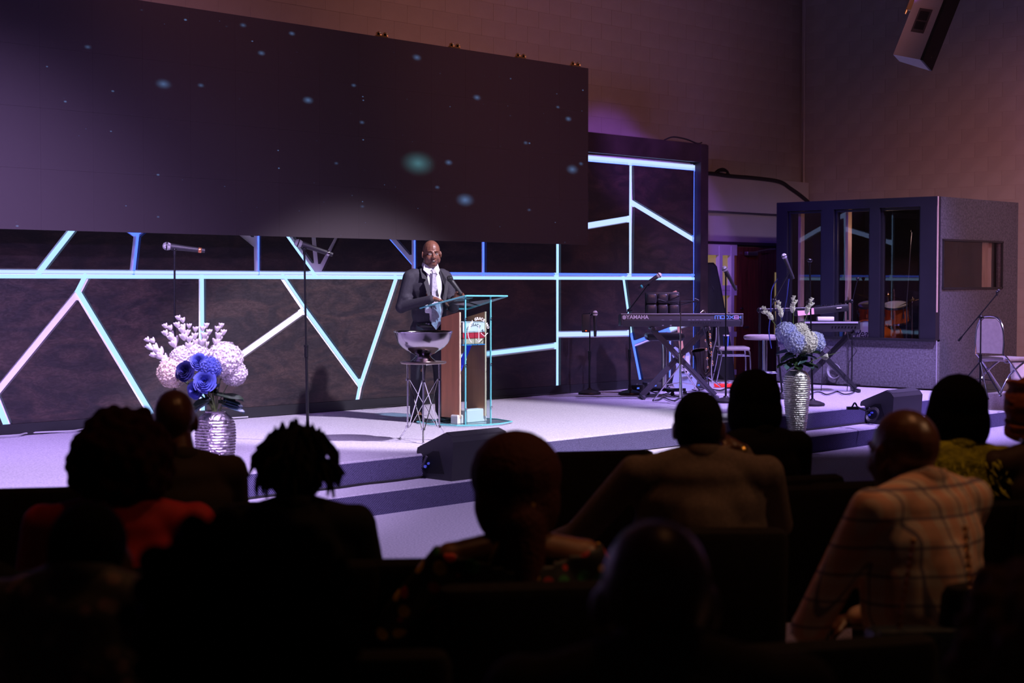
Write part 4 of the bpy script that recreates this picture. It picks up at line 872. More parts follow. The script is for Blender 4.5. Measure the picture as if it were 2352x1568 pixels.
for k in range(16): z = .26+k*.038; x = .035-(z-.3)*.09; ky.lathe([(.0001, 0), (.018, 0), (.018, .008), (.0001, .012)], (x-.01+(.03 if k % 3 else -.03), -.035-.008*(k % 2), z), 10, (math.pi/2, 0, 0))
ky.build('key_cup', sxg, sa); B().tube([(.055, -.02, .28), (.03, -.02, .55), (.0, -.02, .82)], .004).tube([(-.0, -.04, .26), (-.015, -.03, .5), (-.04, -.02, .78)], .004).build('key_rod', sxg, sa)
st_ = th('saxophone_stand', 'small tripod stand under the saxophone', 'stand', sx, RZ)
for k in range(3): a = k*2.094+.5; B().cyl((0, .02, .14), (.2*math.cos(a), .2*math.sin(a), .012), .009).build('leg', chrome, st_)
B().tube([(-.08, -.06, .10), (0, .04, .12), (.08, -.02, .2)], .01).build('cradle', blackm, st_)
# tall padded case behind the backdrop edge
cz = on_y(1650, 880, 12.95); cs = th('instrument_case', 'tall black padded instrument case leaning between backdrop and window', 'case', (cz.x, cz.y, 0), 0)
prof_ = [(1608, 900), (1607, 640), (1612, 610), (1622, 604), (1638, 604), (1645, 612), (1655, 660), (1668, 735), (1682, 820), (1692, 900)]
P = [on_y(a, b, 12.9)-V((cz.x, cz.y, 0)) for a, b in prof_]; P[0].z = .002; P[-1].z = .002
B().prism(P, (0, .22, 0)).build('body', mat('black_nylon', (.006, .0055, .008), .75, bump=.3, bscale=80), cs, False)
zp = B().tube([p+V((0, -.004, 0)) for p in P[1:]], .008, 6); zp.build('zipper', black, cs)
B().box((P[4].x-.05, -.03, 1.35), (.30, .05, .55), bev=.02).build('pocket', mat('black_nylon', (0, 0, 0)), cs)
B().tube([(P[4].x-.02, -.02, 1.7), (P[4].x-.0, -.06, 1.6), (P[4].x-.0, -.02, 1.5)], .012).build('handle', black, cs)
def blade(name, label, px, D, py, pts, m): pass
# stacking chair by the door, and the one at far right
beige = mat('beige_vinyl', (.34, .30, .30), .55, noise=.15, nscale=20); chb = mat('chair_chrome', (.55, .56, .66), .2, 1.0)
def stackchair(label, loc, rz, folding=False):
    dk = mat('dark_vinyl', (.03, .027, .03), .5)
    t = th('stacking_chair', label, 'chair', loc, rz)
    B().box((0, 0, .455), (.44, .42, .05), bev=.02).build('seat', beige, t)
    B().box((0, .215, .72), (.40, .035, .36), (.12 if not folding else .1, 0, 0), bev=.016).build('backrest', dk, t)
    for s in (-1, 1):
        B().tube([(s*.20, -.19, .43), (s*.21, -.21, .36), (s*.215, -.22, .02)], .012, 8, 3).cyl((s*.215, -.22, 0), (s*.215, -.22, .03), .016).build('leg', chb, t)
        B().tube([(s*.20, .22, .88), (s*.205, .2, .50), (s*.21, .17, .36), (s*.215, .24, .02)], .012, 8, 3).cyl((s*.215, .24, 0), (s*.215, .24, .03), .016).build('leg', chb, t)
        B().tube([(s*.21, -.20, .36), (s*.21, .18, .36)], .009).build('side_rail', chb, t)
    B().tube([(-.2, .22, .88), (-.12, .225, .93), (.12, .225, .93), (.2, .22, .88)], .012, 8, 3).build('top_rail', chb, t)
    return t
c1 = stackchair('grey padded chair with chrome legs standing before the wooden door', gp(1682, 21.2, ZS), RZ+math.pi*.5)
tag(c1, 'grey padded chair with chrome legs standing before the wooden door')
c2 = th('folding_chair', 'beige folding chair with rounded back at the far right of the stage', 'chair', gp(2305, 18.75, ZS), RZ+math.pi/2+.55)
# rounded oval backrest, side on
B().prism([(x, .20, z) for x, z in ((-.19, .50), (-.20, .62), (-.19, .76), (-.15, .86), (-.08, .91), (.08, .91), (.15, .86), (.19, .76), (.20, .62), (.19, .50))], (0, .04, 0)).build('backrest', beige, c2, False)
B().box((0, -.02, .43), (.42, .40, .05), bev=.02).build('seat', beige, c2)
B().tube([(-.21, .24, .48), (-.215, .23, .62), (-.20, .23, .78), (-.15, .23, .89), (-.07, .23, .935), (.07, .23, .935), (.15, .23, .89), (.20, .23, .78), (.215, .23, .62), (.21, .24, .48)], .012, 8, 2).build('back_rail', chb, c2)
for s in (-1, 1):
    B().tube([(s*.21, .24, .50), (s*.215, .12, .40), (s*.215, -.24, .015)], .012, 8, 3).build('leg', chb, c2)
    B().tube([(s*.19, -.16, .40), (s*.19, .10, .25), (s*.19, .27, .015)], .012, 8, 2).build('leg', chb, c2)
    B().cyl((s*.20, -.2, .40), (s*.20, .2, .40), .010).build('side_rail', chb, c2)
bx_ = th('white_bin', 'white bin behind the folding chair at the far right', 'bin', gp(2350, 19.2, ZS)); B().lathe([(.12, 0), (.15, .38), (.155, .39), (.14, .39), (.11, .03), (.0001, .03)], n=28).build('body', white, bx_); B().lathe([(.150, .375), (.162, .378), (.162, .392), (.150, .395)], n=28).build('rim', white, bx_)
# stool near door
sg = gp(1757, 18.9, ZS); so = th('bar_stool', 'padded stool on a chrome column between the door and the right flowers', 'stool', sg, RZ)
sz_ = at(1757, 774, 18.9).z-ZS
B().lathe([(.0001, .0), (.20, 0), (.215, .02), (.21, .045), (.17, .06), (.0001, .062)], (-.04, 0, sz_-.03), 32).build('seat', beige, so)
B().cyl((.0, 0, .03), (.0, 0, sz_-.03), .030).build('column', chb, so)
B().lathe([(.20, 0), (.20, .01), (.04, .04), (.035, .10)], n=32).build('base', chb, so)
B().lathe([(.15, -.01), (.16, 0), (.15, .01), (.14, 0), (.15, -.01)], (0, 0, .26), 28).cyl((-.15, 0, .26), (.15, 0, .26), .008).build('foot_ring', chb, so)
cp = th('blue_cup', 'blue cup with white lid standing on the chair by the door', 'cup', gp(1668, 21.2, ZS+.482)); B().lathe([(.03, 0), (.04, .14), (.0001, .14)], n=20).build('body', mat('cup_blue', (.05, .12, .5), .4), cp); B().lathe([(.042, .138), (.042, .152), (.0001, .155)], n=20).build('lid', white, cp)
# ================================================================== SECOND KEYBOARD RIG
rg = gp(1905, 19.25, ZS); za = at(1905, 762, 19.25).z-ZS
xstand('black crossed two tier keyboard stand in front of the booth', rg, za-.03, .30, .36, mat('stand_black', (.02, .02, .024), .4), foot=.30)
lk = th('lower_keyboard', 'black keyboard on the lower tier in front of the booth window', 'keyboard', at(1908, 762, 19.2), RZ)
B().prism([(-.36, 0, .03), (-.36, 0, .13), (-.36, .3, .10), (-.36, .3, .02), (-.36, .05, 0)], (.72, 0, 0)).build('body', black, lk, False); B().box((0, -.006, .115), (.66, .01, .02)).build('trim_strip', mat('keyboard_edge', (0, 0, 0)), lk, False)
b_ = B(); [b_.cyl((.02+i*.04, -.01, .06), (.02+i*.04, 0, .06), .008, n=8) for i in range(8)]; b_.build('jack_row', steel, lk)
pil = th('tier_post', 'black uprights carrying the upper keyboard tier by the booth', 'stand', gp(1905, 19.4, ZS), RZ)
for s in (-1, 1):
    B().cyl((s*.24, .05, za+.14), (s*.24, .08, za+.38), .014).build('upright', blackm, pil); B().cyl((s*.24, -.14, za+.38), (s*.24, .2, za+.36), .016).ell((s*.24, -.15, za+.375), .026).build('arm', blackm, pil)
uk = th('upper_keyboard', 'black keyboard with pink wooden end tilted on the upper tier', 'keyboard', at(1890, 716, 19.25), RZ)
rt_ = Matrix.Rotation(-.10, 3, 'Y')
B().box((0, .14, .02), (.64, .28, .085), rt_, bev=.01).build('body', black, uk)
B().box(rt_@V((-.21, -.012, .02)), (.20, .012, .075), rt_).build('end_panel', mat('pink_wood', (.85, .50, .48), .5), uk, False)
b_ = B(); [b_.cyl(rt_@V((-.06+i*.02, .05, .06)), rt_@V((-.06+i*.02, .05, .085)), .005, n=6) for i in range(16)]; b_.build('knob', steel, uk)
B().box(rt_@V((.20, -.012, .03)), (.06, .004, .012), rt_).build('logo_strip', lw, uk, False)
wbx = th('white_adapter', 'white box lying on the lower keyboard in front of the booth', 'box', at(1898, 737, 19.2)+F*.02, RZ); B().box((0, .05, .026), (.20, .10, .05), bev=.006).build('body', white, wbx)
hp = at(1765, 712, 19.0); ar = th('boom_rail', 'black horizontal rail left of the right flowers', 'stand', gp(1745, 19.0, ZS), RZ)
hz = hp.z-ZS; B().cyl((-.02, 0, hz), (.62, 0, hz+.02), .022).build('rail', blackm, ar); B().cyl((0, 0, .02), (0, 0, hz), .014).build('pole', blackm, ar); B().ell((0, 0, hz), .035).build('joint', blackm, ar); B().lathe([(.12, 0), (.12, .02), (.02, .03)], n=24).build('base', blackm, ar)
for px, lab in ((1885, 'black cable hanging from the lower keyboard, left one'), (1945, 'thin cable hanging down to the coil on the booth wall')):
    cable('keyboard_cable', lab, [at(px, 760, 19.1), at(px+8, 790, 19.1), at(px+22, 805, 19.2), at(px+6, 830, 19.3), at(px+4, 860, 19.3), gp(px+2, 19.3, ZS+.01)], .005)
cc = on_x(1917, 854, XB-.03); b_ = B()
for k in range(5): b_.tube([cc+V((-.006*k, math.cos(t)*(.085+.004*k), math.sin(t)*(.085+.003*k)+.004*k)) for t in [2*math.pi*i/18 for i in range(19)]], .005, 5)
tag(b_.build('cable_coil', mat('grey_cable', (0, 0, 0))), 'coiled grey cable hanging on the front of the booth', 'cable')
# pedals, small boxes and cables on the floor by the keyboard
pd = th('effects_pedal', 'red glowing pedal on the stage floor near the saxophone', 'pedal', gp(1663, 20.2, ZS), RZ); B().box((0, 0, .02), (.24, .12, .04), bev=.008).build('body', mat('red_pedal', (.6, .02, .02), .4, emit=(1, .03, .03), es=.5), pd); B().cyl((-.05, -.02, .04), (-.05, -.02, .055), .012).cyl((.05, -.02, .04), (.05, -.02, .055), .012).build('footswitch', chrome, pd)
for px, D, s, lab in ((1500, 19.9, .16, 'small black box on the floor left behind the keyboard stand'), (1600, 20.0, .14, 'small black pedal box on the floor right of the guitar'), (1462, 19.4, .12, 'small black box beside the glowing channel foot')):
    q = th('floor_box', lab, 'box', gp(px, D, ZS), RZ+.3); B().box((0, 0, .04), (s*1.4, s, .08), bev=.01).build('body', plastic, q); B().cyl((0, -.02, .08), (0, -.02, .095), .012).build('knob', chrome, q); B().box((0, -s/2-.003, .04), (.03, .004, .02)).build('light', mat('blue_light', (0, 0, .1), .5, emit=(.1, .2, 1), es=.9), q, False)
random.seed(3)
for k, (x0_, x1_, D) in enumerate(((1440, 1530, 19.2), (1530, 1640, 18.6), (1580, 1700, 19.6), (1690, 1800, 19.0), (1500, 1600, 17.9), (1860, 1965, 18.9))):
    pts = []
    for i in range(9):
        u = i/8; pts.append(gp(x0_+(x1_-x0_)*u, D+.25*math.sin(i*1.9+k), ZS+.010))
    cable('floor_cable', ['tangled cable on the floor left of the keyboard stand', 'cable on the floor under the keyboard', 'cable on the floor beneath the saxophone', 'cable on the floor in front of the wooden door', 'cable on the floor in front of the crossed legs', 'cable on the floor under the second keyboard stand'][k], pts, .008, 4)
# ================================================================== STAGE MONITORS, STEP CABLES, HANGING SPEAKER
cabm = mat('monitor_paint', (.035, .034, .042), .45, bump=.2, bscale=250); grl = mat('monitor_grille', (.05, .048, .06), .5, .3, bump=1.0, bscale=220)
def monitor(label, X0, wd, y0=8.595, z0=.17):
    t = th('stage_monitor', label, 'speaker', (X0, y0, z0))
    P = [(.0, .0), (-.045, .30), (.0, .355), (.06, .375), (.385, .235), (.395, .205), (.355, .01), (.33, 0)]
    P = [(y, z) for y, z in ((.02, 0), (.0, .30), (.035, .345), (.10, .365), (.40, .235), (.41, .20), (.345, .0))]
    o = B().prism([(0, y, z) for y, z in P], (wd, 0, 0)).build('cabinet', cabm, t, False)
    B().prism([(.02, .007, .285), (.02, .030, .345), (.02, .095, .372), (.02, .395, .245), (.02, .39, .235), (.02, .1, .355), (.02, .035, .335)], (wd-.04, 0, 0)).build('grille', grl, t, False)
    # recess with connectors in the end cheek
    B().prism([(-.004, y, z) for y, z in ((.10, .05), (.16, .22), (.22, .22), (.34, .16), (.34, .08), (.30, .04))], (.006, 0, 0)).build('connector_recess', mat('recess_black', (.004, .004, .005), .6), t, False)
    B().cyl((-.002, .30, .09), (-.05, .26, .10), .012).cyl((-.002, .27, .12), (-.045, .23, .125), .010).build('plug', mat('plug_blue', (.15, .22, .9), .35), t)
    B().box((-.008, .31, .13), (.012, .02, .10), (.5, 0, 0)).build('handle', mat('monitor_lip', (.12, .11, .14), .4), t, False)
    for y in (.06, .31):
        for x in (.04, wd-.04): B().cyl((x, y, -.0), (x, y, .012), .02).build('foot', black, t)
    return t
X1_ = on_y(1040, 1000, 8.60).x; monitor('black wedge floor monitor on the step in front of the lectern', X1_, .62)
X2_ = on_y(2052, 900, 8.60).x; monitor('black wedge floor monitor on the step at the right end of the stage', X2_, .62)
def sz(px, z=.17): return on_y(px, 1100, 8.93)
cable('step_cable', 'black cable lying along the step to the front monitor', [(sz(px).x, 8.925-.012*math.sin(px*.05), .18) for px in (560, 620, 700, 780, 840, 900, 945, 985)], .009)
cable('step_cable', 'black cable lying along the step to the right monitor', [(sz(px).x, 8.92-.012*math.sin(px*.05), .18) for px in (1640, 1760, 1850, 1900, 1960, 2000, 2030)], .009)
b_ = B(); ccn = V((X2_-.10, 8.80, .20))
for k in range(3): b_.tube([ccn+V((math.sin(t)*.03+.01*k, math.cos(t)*.07, .07+math.sin(t)*.065+.008*k)) for t in [2*math.pi*i/14 for i in range(15)]], .008, 6)
tag(b_.build('cable_coil', cab), 'small black cable loop beside the right floor monitor', 'cable')
tag(B().tube([gp(1948, 16.6, ZS+.01), gp(1958, 16.5, ZS+.03), gp(1965, 16.5, ZS+.075), gp(1972, 16.5, ZS+.03), gp(1985, 16.3, ZS+.02), gp(1995, 16.2, ZS+.01)], .010, 6, 4).box(gp(1960, 16.5, ZS+.02), (.12, .05, .03), (0, 0, RZ)).build('cable_plug', cab), 'black plug and cable end lying above the right floor monitor', 'cable')
hs = at(2108, 92, 14.0)
sp_ = th('hanging_speaker', 'black loudspeaker hanging tilted near the ceiling at upper right', 'speaker', hs)
Lg = (UP*math.cos(.37)+R*math.sin(.37)).normalized(); Dp = (R*math.cos(.37)-UP*math.sin(.37)).normalized(); Wd = F.copy()
a_ = .56; Dp2 = (Dp*math.cos(a_)+Wd*-math.sin(a_)).normalized(); Wd2 = Lg.cross(Dp2).normalized()
M3 = Matrix((Dp2, Wd2, Lg)).transposed()
def hl(x, y, z): return M3@V((x, y, z))
dd_, ww_, ll_ = .30, .32, .78
P = [(-dd_*.42, -ww_*.30), (dd_*.5, -ww_*.5), (dd_*.5, ww_*.5), (-dd_*.42, ww_*.30)]
side = mat('speaker_side', (.26, .24, .26), .5, bump=.3, bscale=300)
B().prism([hl(x, y, -.20) for x, y in P], hl(0, 0, ll_)).build('cabinet', side, sp_, False)
B().prism([hl(dd_*.5-.002, -ww_*.5+.0, -.20), hl(dd_*.5+.022, -ww_*.5+.01, -.20), hl(dd_*.5+.022, ww_*.5-.01, -.20), hl(dd_*.5-.002, ww_*.5, -.20)], hl(0, 0, ll_)).build('grille', mat('speaker_grille', (.008, .008, .009), .6, bump=.8, bscale=300), sp_, False)
B().cyl(hl(dd_*.5+.02, .0, -.12), hl(dd_*.5+.026, .0, -.12), .006, n=8).build('badge', steel, sp_)
yy = -ww_*.41
def sd(x): return -ww_*(.30+.20*(x+dd_*.42)/(dd_*.92))
for (x, z, w2, h2, mm) in ((.02, .14, .13, .22, mat('handle_rim', (.05, .045, .05), .4)), (.02, .185, .095, .08, black), (.02, .095, .095, .07, black)):
    pts = [hl(x-w2/2, sd(x-w2/2)-.004, z-h2/2), hl(x+w2/2, sd(x+w2/2)-.004, z-h2/2), hl(x+w2/2, sd(x+w2/2)-.004, z+h2/2), hl(x-w2/2, sd(x-w2/2)-.004, z+h2/2)]
    B().prism(pts, hl(0, -.003 if mm is black else .002, 0)).build('handle' if mm is not black else 'handle_recess', mm, sp_, False)
B().cyl(hl(-.2, 0, .40), hl(-.2, 0, .20), .012).box(hl(-.17, 0, .32), (.05, .05, .16), M3).build('yoke', gold, sp_)
B().cyl(hl(-.05, 0, .58), hl(-.05, 0, .58)+UP*(7.0-hs.z-.62), .012).cyl(hl(.1, 0, .58), hl(.1, 0, .58)+UP*(7.0-hs.z-.55), .008).build('hanging_pole', blackm, sp_)
# ================================================================== PEOPLE
random.seed(11)
skinS = mat('speaker_skin', (.20, .082, .056), .36, noise=.2, nscale=14, bump=.04, bscale=200, spec=.5)
skinD = mat('dark_skin', (.11, .040, .020), .36, noise=.25, nscale=10, spec=.5); skinM = mat('brown_skin', (.22, .09, .045), .42, noise=.2, nscale=10)
palm = mat('mid_skin', (.42, .22, .13), .5, noise=.2, nscale=10)
suit = mat('charcoal_suit', (.042, .038, .054), .75, noise=.2, nscale=90, spec=.25); cloth_black = mat('black_cloth', (.010, .009, .010), .85, noise=.3, nscale=30, spec=.15)
eye_w = mat('eye_white', (.75, .70, .66), .25); eye_d = mat('eye_dark', (.02, .01, .008), .15); hairb = mat('black_hair', (.004, .003, .003), .9, spec=.12, bump=.6, bscale=120)
leather = mat('shoe_leather', (.012, .010, .010), .2)
def head(b, c, yaw=0.0, pitch=0.0, s=1.0, bald=True):
    """adds a head to b; c = centre between the ears at eye height; faces local +Y turned by yaw"""
    Rm = Matrix.Rotation(yaw, 3, 'Z')@Matrix.Rotation(pitch, 3, 'X'); c = V(c)
    P = lambda x, y, z: c+Rm@(V((x, y, z))*s)
    E = lambda p, r, rot=(0, 0, 0): b.ell(P(*p), tuple(k*s for k in r), Rm@Euler(rot).to_matrix(), 16, 11)
    E((0, -.010, .030), (.0765, .097, .090)); E((0, .030, -.035), (.062, .064, .075)); E((0, .062, -.085), (.032, .030, .024)); E((0, .01, -.07), (.056, .058, .045))
    for q in (-1, 1):
        E((q*.037, .058, -.030), (.026, .030, .030)); E((q*.080, .0, -.008), (.010, .022, .034), (0, 0, q*-.35)); E((q*.013, .100, -.030), (.011, .013, .010)); E((q*.028, .080, .021), (.028, .016, .010), (0, 0, q*-.35))
        E((q*.031, .076, .010), (.019, .013, .006))
        E((q*.031, .076, -.010), (.018, .011, .005))
    b.cyl(P(0, .086, .012), P(0, .112, -.026), .009*s, .013*s, 10); b.ell(P(0, .110, -.027), .0145*s, n=12, m=8)
    E((0, .090, -.053), (.026, .014, .0075)); E((0, .086, -.068), (.023, .013, .008))
    return P, Rm
def eyes(parent, P, Rm, s=1.0, gaze=(0, 0)):
    for q in (-1, 1):
        e = B().ell(P(q*.031, .0795, .0005), (.0130*s, .0095*s, .0068*s), Rm, 14, 10).build('eye', eye_w, parent)
        B().ell(P(q*.031+gaze[0], .0868, .0005+gaze[1]), (.0056*s, .0030*s, .0052*s), Rm, 12, 8).build('iris', eye_d, e)
        B().tube([P(q*.014, .098, .021), P(q*.030, .097, .028), P(q*.046, .086, .024)], .0024*s, 6).build('eyebrow', hairb, parent)
def hand(b, w, d, nrm, side, curl=.6, s=1.0, spread=.10):
    """hand rooted at wrist w, pointing d, palm facing nrm; side=+1 thumb on the +cross side"""
    d = V(d).normalized(); nrm = (V(nrm)-d*V(nrm).dot(d)).normalized(); x = d.cross(nrm)*side; w = V(w)
    b.cap(w, w+d*.03*s, .021*s, .024*s, 10); pc = w+d*.052*s
    b.ell(pc, (.040*s, .048*s, .016*s), Matrix((x, d, nrm)).transposed(), 14, 9)
    for k, (off, L) in enumerate(((.029, .070), (.010, .079), (-.010, .074), (-.028, .058))):
        p = w+d*.088*s+x*off*s; dr = (d+x*(off*spread*10)).normalized(); L *= s
        for j, f in enumerate((.45, .32, .25)):
            an = curl*(.35+.55*j); dj = (dr*math.cos(an)+nrm*math.sin(an)).normalized()
            q = p+dj*L*f; b.cap(p, q, (.0090-.0009*j)*s, (.0082-.0009*j)*s, 8); p = q
    p = w+d*.025*s+x*.030*s; q = p+(d*.6+x*.75+nrm*.25).normalized()*.034*s; r = q+(d*.85+x*.2+nrm*.45).normalized()*.030*s
    b.cap(p, q, .0115*s, .0105*s, 8); b.cap(q, r, .0100*s, .0085*s, 8)
# ---------------------------------------------------------------- the speaker at the lectern
SRZ = math.pi-.35
spx = th('person', 'bald man in a dark suit and silver tie speaking at the glass lectern', 'person', (10.48, 11.02, ZS), SRZ)
hc = V((-.008, .055, 1.612))
Rw, Lw = V((.065, .255, 1.182)), V((-.150, .262, 1.180))          # wrists (right = image left)
b = B(); P, Rm = head(b, hc, -.20, -.08, 1.07)
for q in (-1, 1): b.ell(P(q*.050, .030, -.052), (.026, .040, .040)); b.ell(P(q*.031, .080, .0115), (.018, .012, .0065), Rm)
b.ell(P(0, .045, -.095), (.045, .040, .030))
b.cap((0, -.03, 1.44), hc+V((0, -.030, -.06)), .066, .064, 14)
b.ell((0, -.01, 1.30), (.16, .09, .16)); b.cap((0, 0, .95), (0, 0, 1.2), .11, .12)
for s, wv, el in ((1, Rw, V((.262, -.035, 1.10))), (-1, Lw, V((-.235, .05, 1.10)))):
    b.cap((s*.17, -.02, 1.40), el, .045, .036); b.cap(el, wv, .034, .024); b.cap((s*.09, 0, .92), (s*.10, .01, .50), .07, .05); b.cap((s*.10, .01, .5), (s*.11, -.01, .10), .045, .035)
    b.cap((s*.11, -.01, .09), (s*.12, .06, .05), .030, .026)
hand(b, Rw, (-.62, .36, -.16), (-.2, .15, -1), 1, .55); hand(b, Lw, (-.55, .63, .22), (.5, .3, -.3), -1, 1.25)
me = blob(b, .0055, 2); me.materials.clear(); me.materials.append(skinS)
bod = bpy.data.objects.new('body', me); col.objects.link(bod); bod.parent = spx
eyes(spx, P, Rm, 1.07)
B().ell(P(0, .0965, -.0605), (.019, .009, .0058), Rm).build('mouth', mat('mouth_dark', (.05, .012, .012), .4), spx)
B().ell(P(0, .1010, -.0590), (.012, .006, .0022), Rm).build('teeth', white, spx)
# shirt, tie
b = B(); b.ell((0, .0, 1.30), (.165, .115, .19)); b.ell((0, .03, 1.08), (.150, .130, .17)); b.cap((-.12, -.02, 1.41), (.12, -.02, 1.41), .06, .06); b.cap((0, -.02, 1.42), (0, .002, 1.495), .072, .068)
blobobj('shirt', b, .010, mat('white_shirt', (.80, .77, .84), .7), spx, 3)
for s in (-1, 1):
    B().prism([(s*.010, .105, 1.465), (s*.070, .055, 1.515), (s*.085, .070, 1.455), (s*.045, .118, 1.405)], (0, .006, .002)).build('collar', mat('white_shirt', (0, 0, 0)), spx, False)
tie = mat('silver_tie', (.46, .44, .56), .45, noise=.35, nscale=55)
B().prism([(-.022, .122, 1.462), (.022, .122, 1.462), (.014, .130, 1.425), (-.014, .130, 1.425)], (0, .012, 0)).prism([(-.015, .128, 1.425), (.015, .128, 1.425), (.034, .150, 1.22), (-.034, .150, 1.22)], (0, .008, 0)).prism([(-.034, .150, 1.222), (.034, .150, 1.222), (.044, .178, 1.05), (-.044, .178, 1.05)], (0, .008, 0)).prism([(-.044, .178, 1.052), (.044, .178, 1.052), (.048, .178, .94), (.0, .176, .885), (-.048, .178, .94)], (0, .008, 0)).build('tie', tie, spx, False)
# jacket with open front
b = B(); b.ell((0, -.01, 1.29), (.190, .128, .20)); b.ell((0, .01, 1.06), (.178, .145, .22)); b.ell((0, .0, .88), (.190, .140, .15))
b.cap((-.150, -.02, 1.405), (.150, -.02, 1.405), .068, .068); b.cap((-.06, -.025, 1.45), (.06, -.025, 1.45), .05, .05)
for s, wv, el in ((1, Rw, V((.268, -.035, 1.10))), (-1, Lw, V((-.240, .05, 1.10)))):
    b.cap((s*.185, -.02, 1.385), el, .070, .056); b.cap(el, wv-(wv-el).normalized()*.02, .055, .040)
    b.ell(el, .060); b.ell(el*.5+V((s*.185, -.02, 1.385))*.5+V((0, .015, -.05)), (.066, .06, .05))
def open_front(c):
    z = c.z
    if c.y < .03 or z < .84: return False
    wd = .088 if z > 1.40 else (.088 if z > 1.2 else max(.03, .07+(z-1.0)*.09))
    x0_ = -.022
    return abs(c.x-x0_) < wd and (c.y > .06) and not (abs(c.x) > .05 and z < 1.22 and z > 1.1 and c.y > .2)
jk = blobobj('jacket', b, .009, suit, spx, 3, open_front, .012)
lapm = mat('lapel_cloth', (.024, .022, .032), .7)
for s in (-1, 1):
    dx_ = -.012 if s > 0 else -.040
    pts = [(s*.066-.008, .045, 1.475), (s*.105, .030, 1.468), (s*.128, .108, 1.375), (s*.095, .125, 1.365), (s*.118, .130, 1.335), (s*.060-.006, .158, 1.085), (s*.048-.006, .156, 1.10), (s*.068-.008, .130, 1.30)]
    pts = [(a_[0]+(dx_ if a_[2] < 1.44 else 0), a_[1]-(.012 if s < 0 and a_[2] < 1.4 else 0), a_[2]) for a_ in pts]
    B().prism(pts, (0, .008, 0)).build('lapel', lapm, spx, False)
b = B(); b.ell((0, 0, .93), (.170, .125, .12))
for s, yo in ((1, -.03), (-1, .08)): b.cap((s*.085, 0, .90), (s*.105, yo*.5, .50), .095, .075); b.cap((s*.105, yo*.5, .50), (s*.115, yo, .09), .073, .066)
blobobj('trousers', b, .010, suit, spx, 3)
B().lathe([(.155, -.02), (.160, 0), (.155, .02)], (0, .01, .93), 32).build('belt', leather, spx)
for s, yo in ((1, -.03), (-1, .08)):
    B().ell((s*.125, yo+.055, .035), (.046, .135, .038)).ell((s*.118, yo-.02, .055), (.042, .06, .055)).box((s*.123, yo+.045, .010), (.085, .26, .020), bev=.009).build('shoe', leather, spx)
mh = V((10.48, 11.02, ZS))+Matrix.Rotation(SRZ, 3, 'Z')@(Lw+V((-.060, .066, .030)))
top_m = at(1033, 640, mh.dot(F)-.02)
mic('black handheld microphone held by the speaker above the lectern', top_m, mh-top_m, meshd)
# ---------------------------------------------------------------- seated audience
def plaidmat():
    m = bpy.data.materials.new('plaid_cotton'); m.use_nodes = True; nt = m.node_tree; L = nt.links; b = nt.nodes['Principled BSDF']; b.inputs['Roughness'].default_value = .85
    tc = nt.nodes.new('ShaderNodeTexCoord'); sp = nt.nodes.new('ShaderNodeSeparateXYZ'); L.new(tc.outputs['Object'], sp.inputs[0])
    def stripe(o, f, wd, ph=0.0):
        a = nt.nodes.new('ShaderNodeMath'); a.operation = 'MULTIPLY_ADD'; a.inputs[1].default_value = f; a.inputs[2].default_value = ph; L.new(o, a.inputs[0])
        fr = nt.nodes.new('ShaderNodeMath'); fr.operation = 'FRACT'; L.new(a.outputs[0], fr.inputs[0])
        lt = nt.nodes.new('ShaderNodeMath'); lt.operation = 'LESS_THAN'; lt.inputs[1].default_value = wd; L.new(fr.outputs[0], lt.inputs[0]); return lt.outputs[0]
    cur = None
    add = nt.nodes.new('ShaderNodeMath'); add.operation = 'MULTIPLY_ADD'; add.inputs[1].default_value = .9; L.new(sp.outputs[1], add.inputs[0]); L.new(sp.outputs[0], add.inputs[2])
    u = add.outputs[0]
    base = (.62, .47, .38, 1)
    def over(fac, colr, prev, k):
        mx = nt.nodes.new('ShaderNodeMixRGB'); ml = nt.nodes.new('ShaderNodeMath'); ml.operation = 'MULTIPLY'; ml.inputs[1].default_value = k; L.new(fac, ml.inputs[0]); L.new(ml.outputs[0], mx.inputs[0])
        if isinstance(prev, tuple): mx.inputs[1].default_value = prev
        else: L.new(prev, mx.inputs[1])
        mx.inputs[2].default_value = colr; return mx.outputs[0]
    c = over(stripe(u, 13, .42), (.62, .22, .12, 1), base, .6); c = over(stripe(sp.outputs[2], 13, .42), (.55, .30, .20, 1), c, .5)
    c = over(stripe(u, 13, .10, .3), (.10, .08, .14, 1), c, .8); c = over(stripe(sp.outputs[2], 13, .10, .3), (.10, .08, .14, 1), c, .8)
    L.new(c, b.inputs['Base Color']); return m
def spotmat(name, base, cols, scale, th_=.35):
    m = bpy.data.materials.new(name); m.use_nodes = True; nt = m.node_tree; L = nt.links; b = nt.nodes['Principled BSDF']; b.inputs['Roughness'].default_value = .6
    tc = nt.nodes.new('ShaderNodeTexCoord'); vo = nt.nodes.new('ShaderNodeTexVoronoi'); vo.inputs['Scale'].default_value = scale; L.new(tc.outputs['Object'], vo.inputs['Vector'])
    sp = nt.nodes.new('ShaderNodeSeparateColor'); L.new(vo.outputs['Color'], sp.inputs[0])
    r = nt.nodes.new('ShaderNodeValToRGB'); r.color_ramp.interpolation = 'CONSTANT'; el = r.color_ramp.elements
    for i, c in enumerate(cols):
        e = el[i] if i < 2 else el.new(i/len(cols)); e.position = i/len(cols); e.color = (*c, 1)
    L.new(sp.outputs[0], r.inputs[0]); lt = nt.nodes.new('ShaderNodeMath'); lt.operation = 'LESS_THAN'; lt.inputs[1].default_value = th_; L.new(vo.outputs['Distance'], lt.inputs[0])
    mx = nt.nodes.new('ShaderNodeMixRGB'); mx.inputs[1].default_value = (*base, 1); L.new(lt.outputs[0], mx.inputs[0]); L.new(r.outputs[0], mx.inputs[2]); L.new(mx.outputs[0], b.inputs['Base Color']); return m
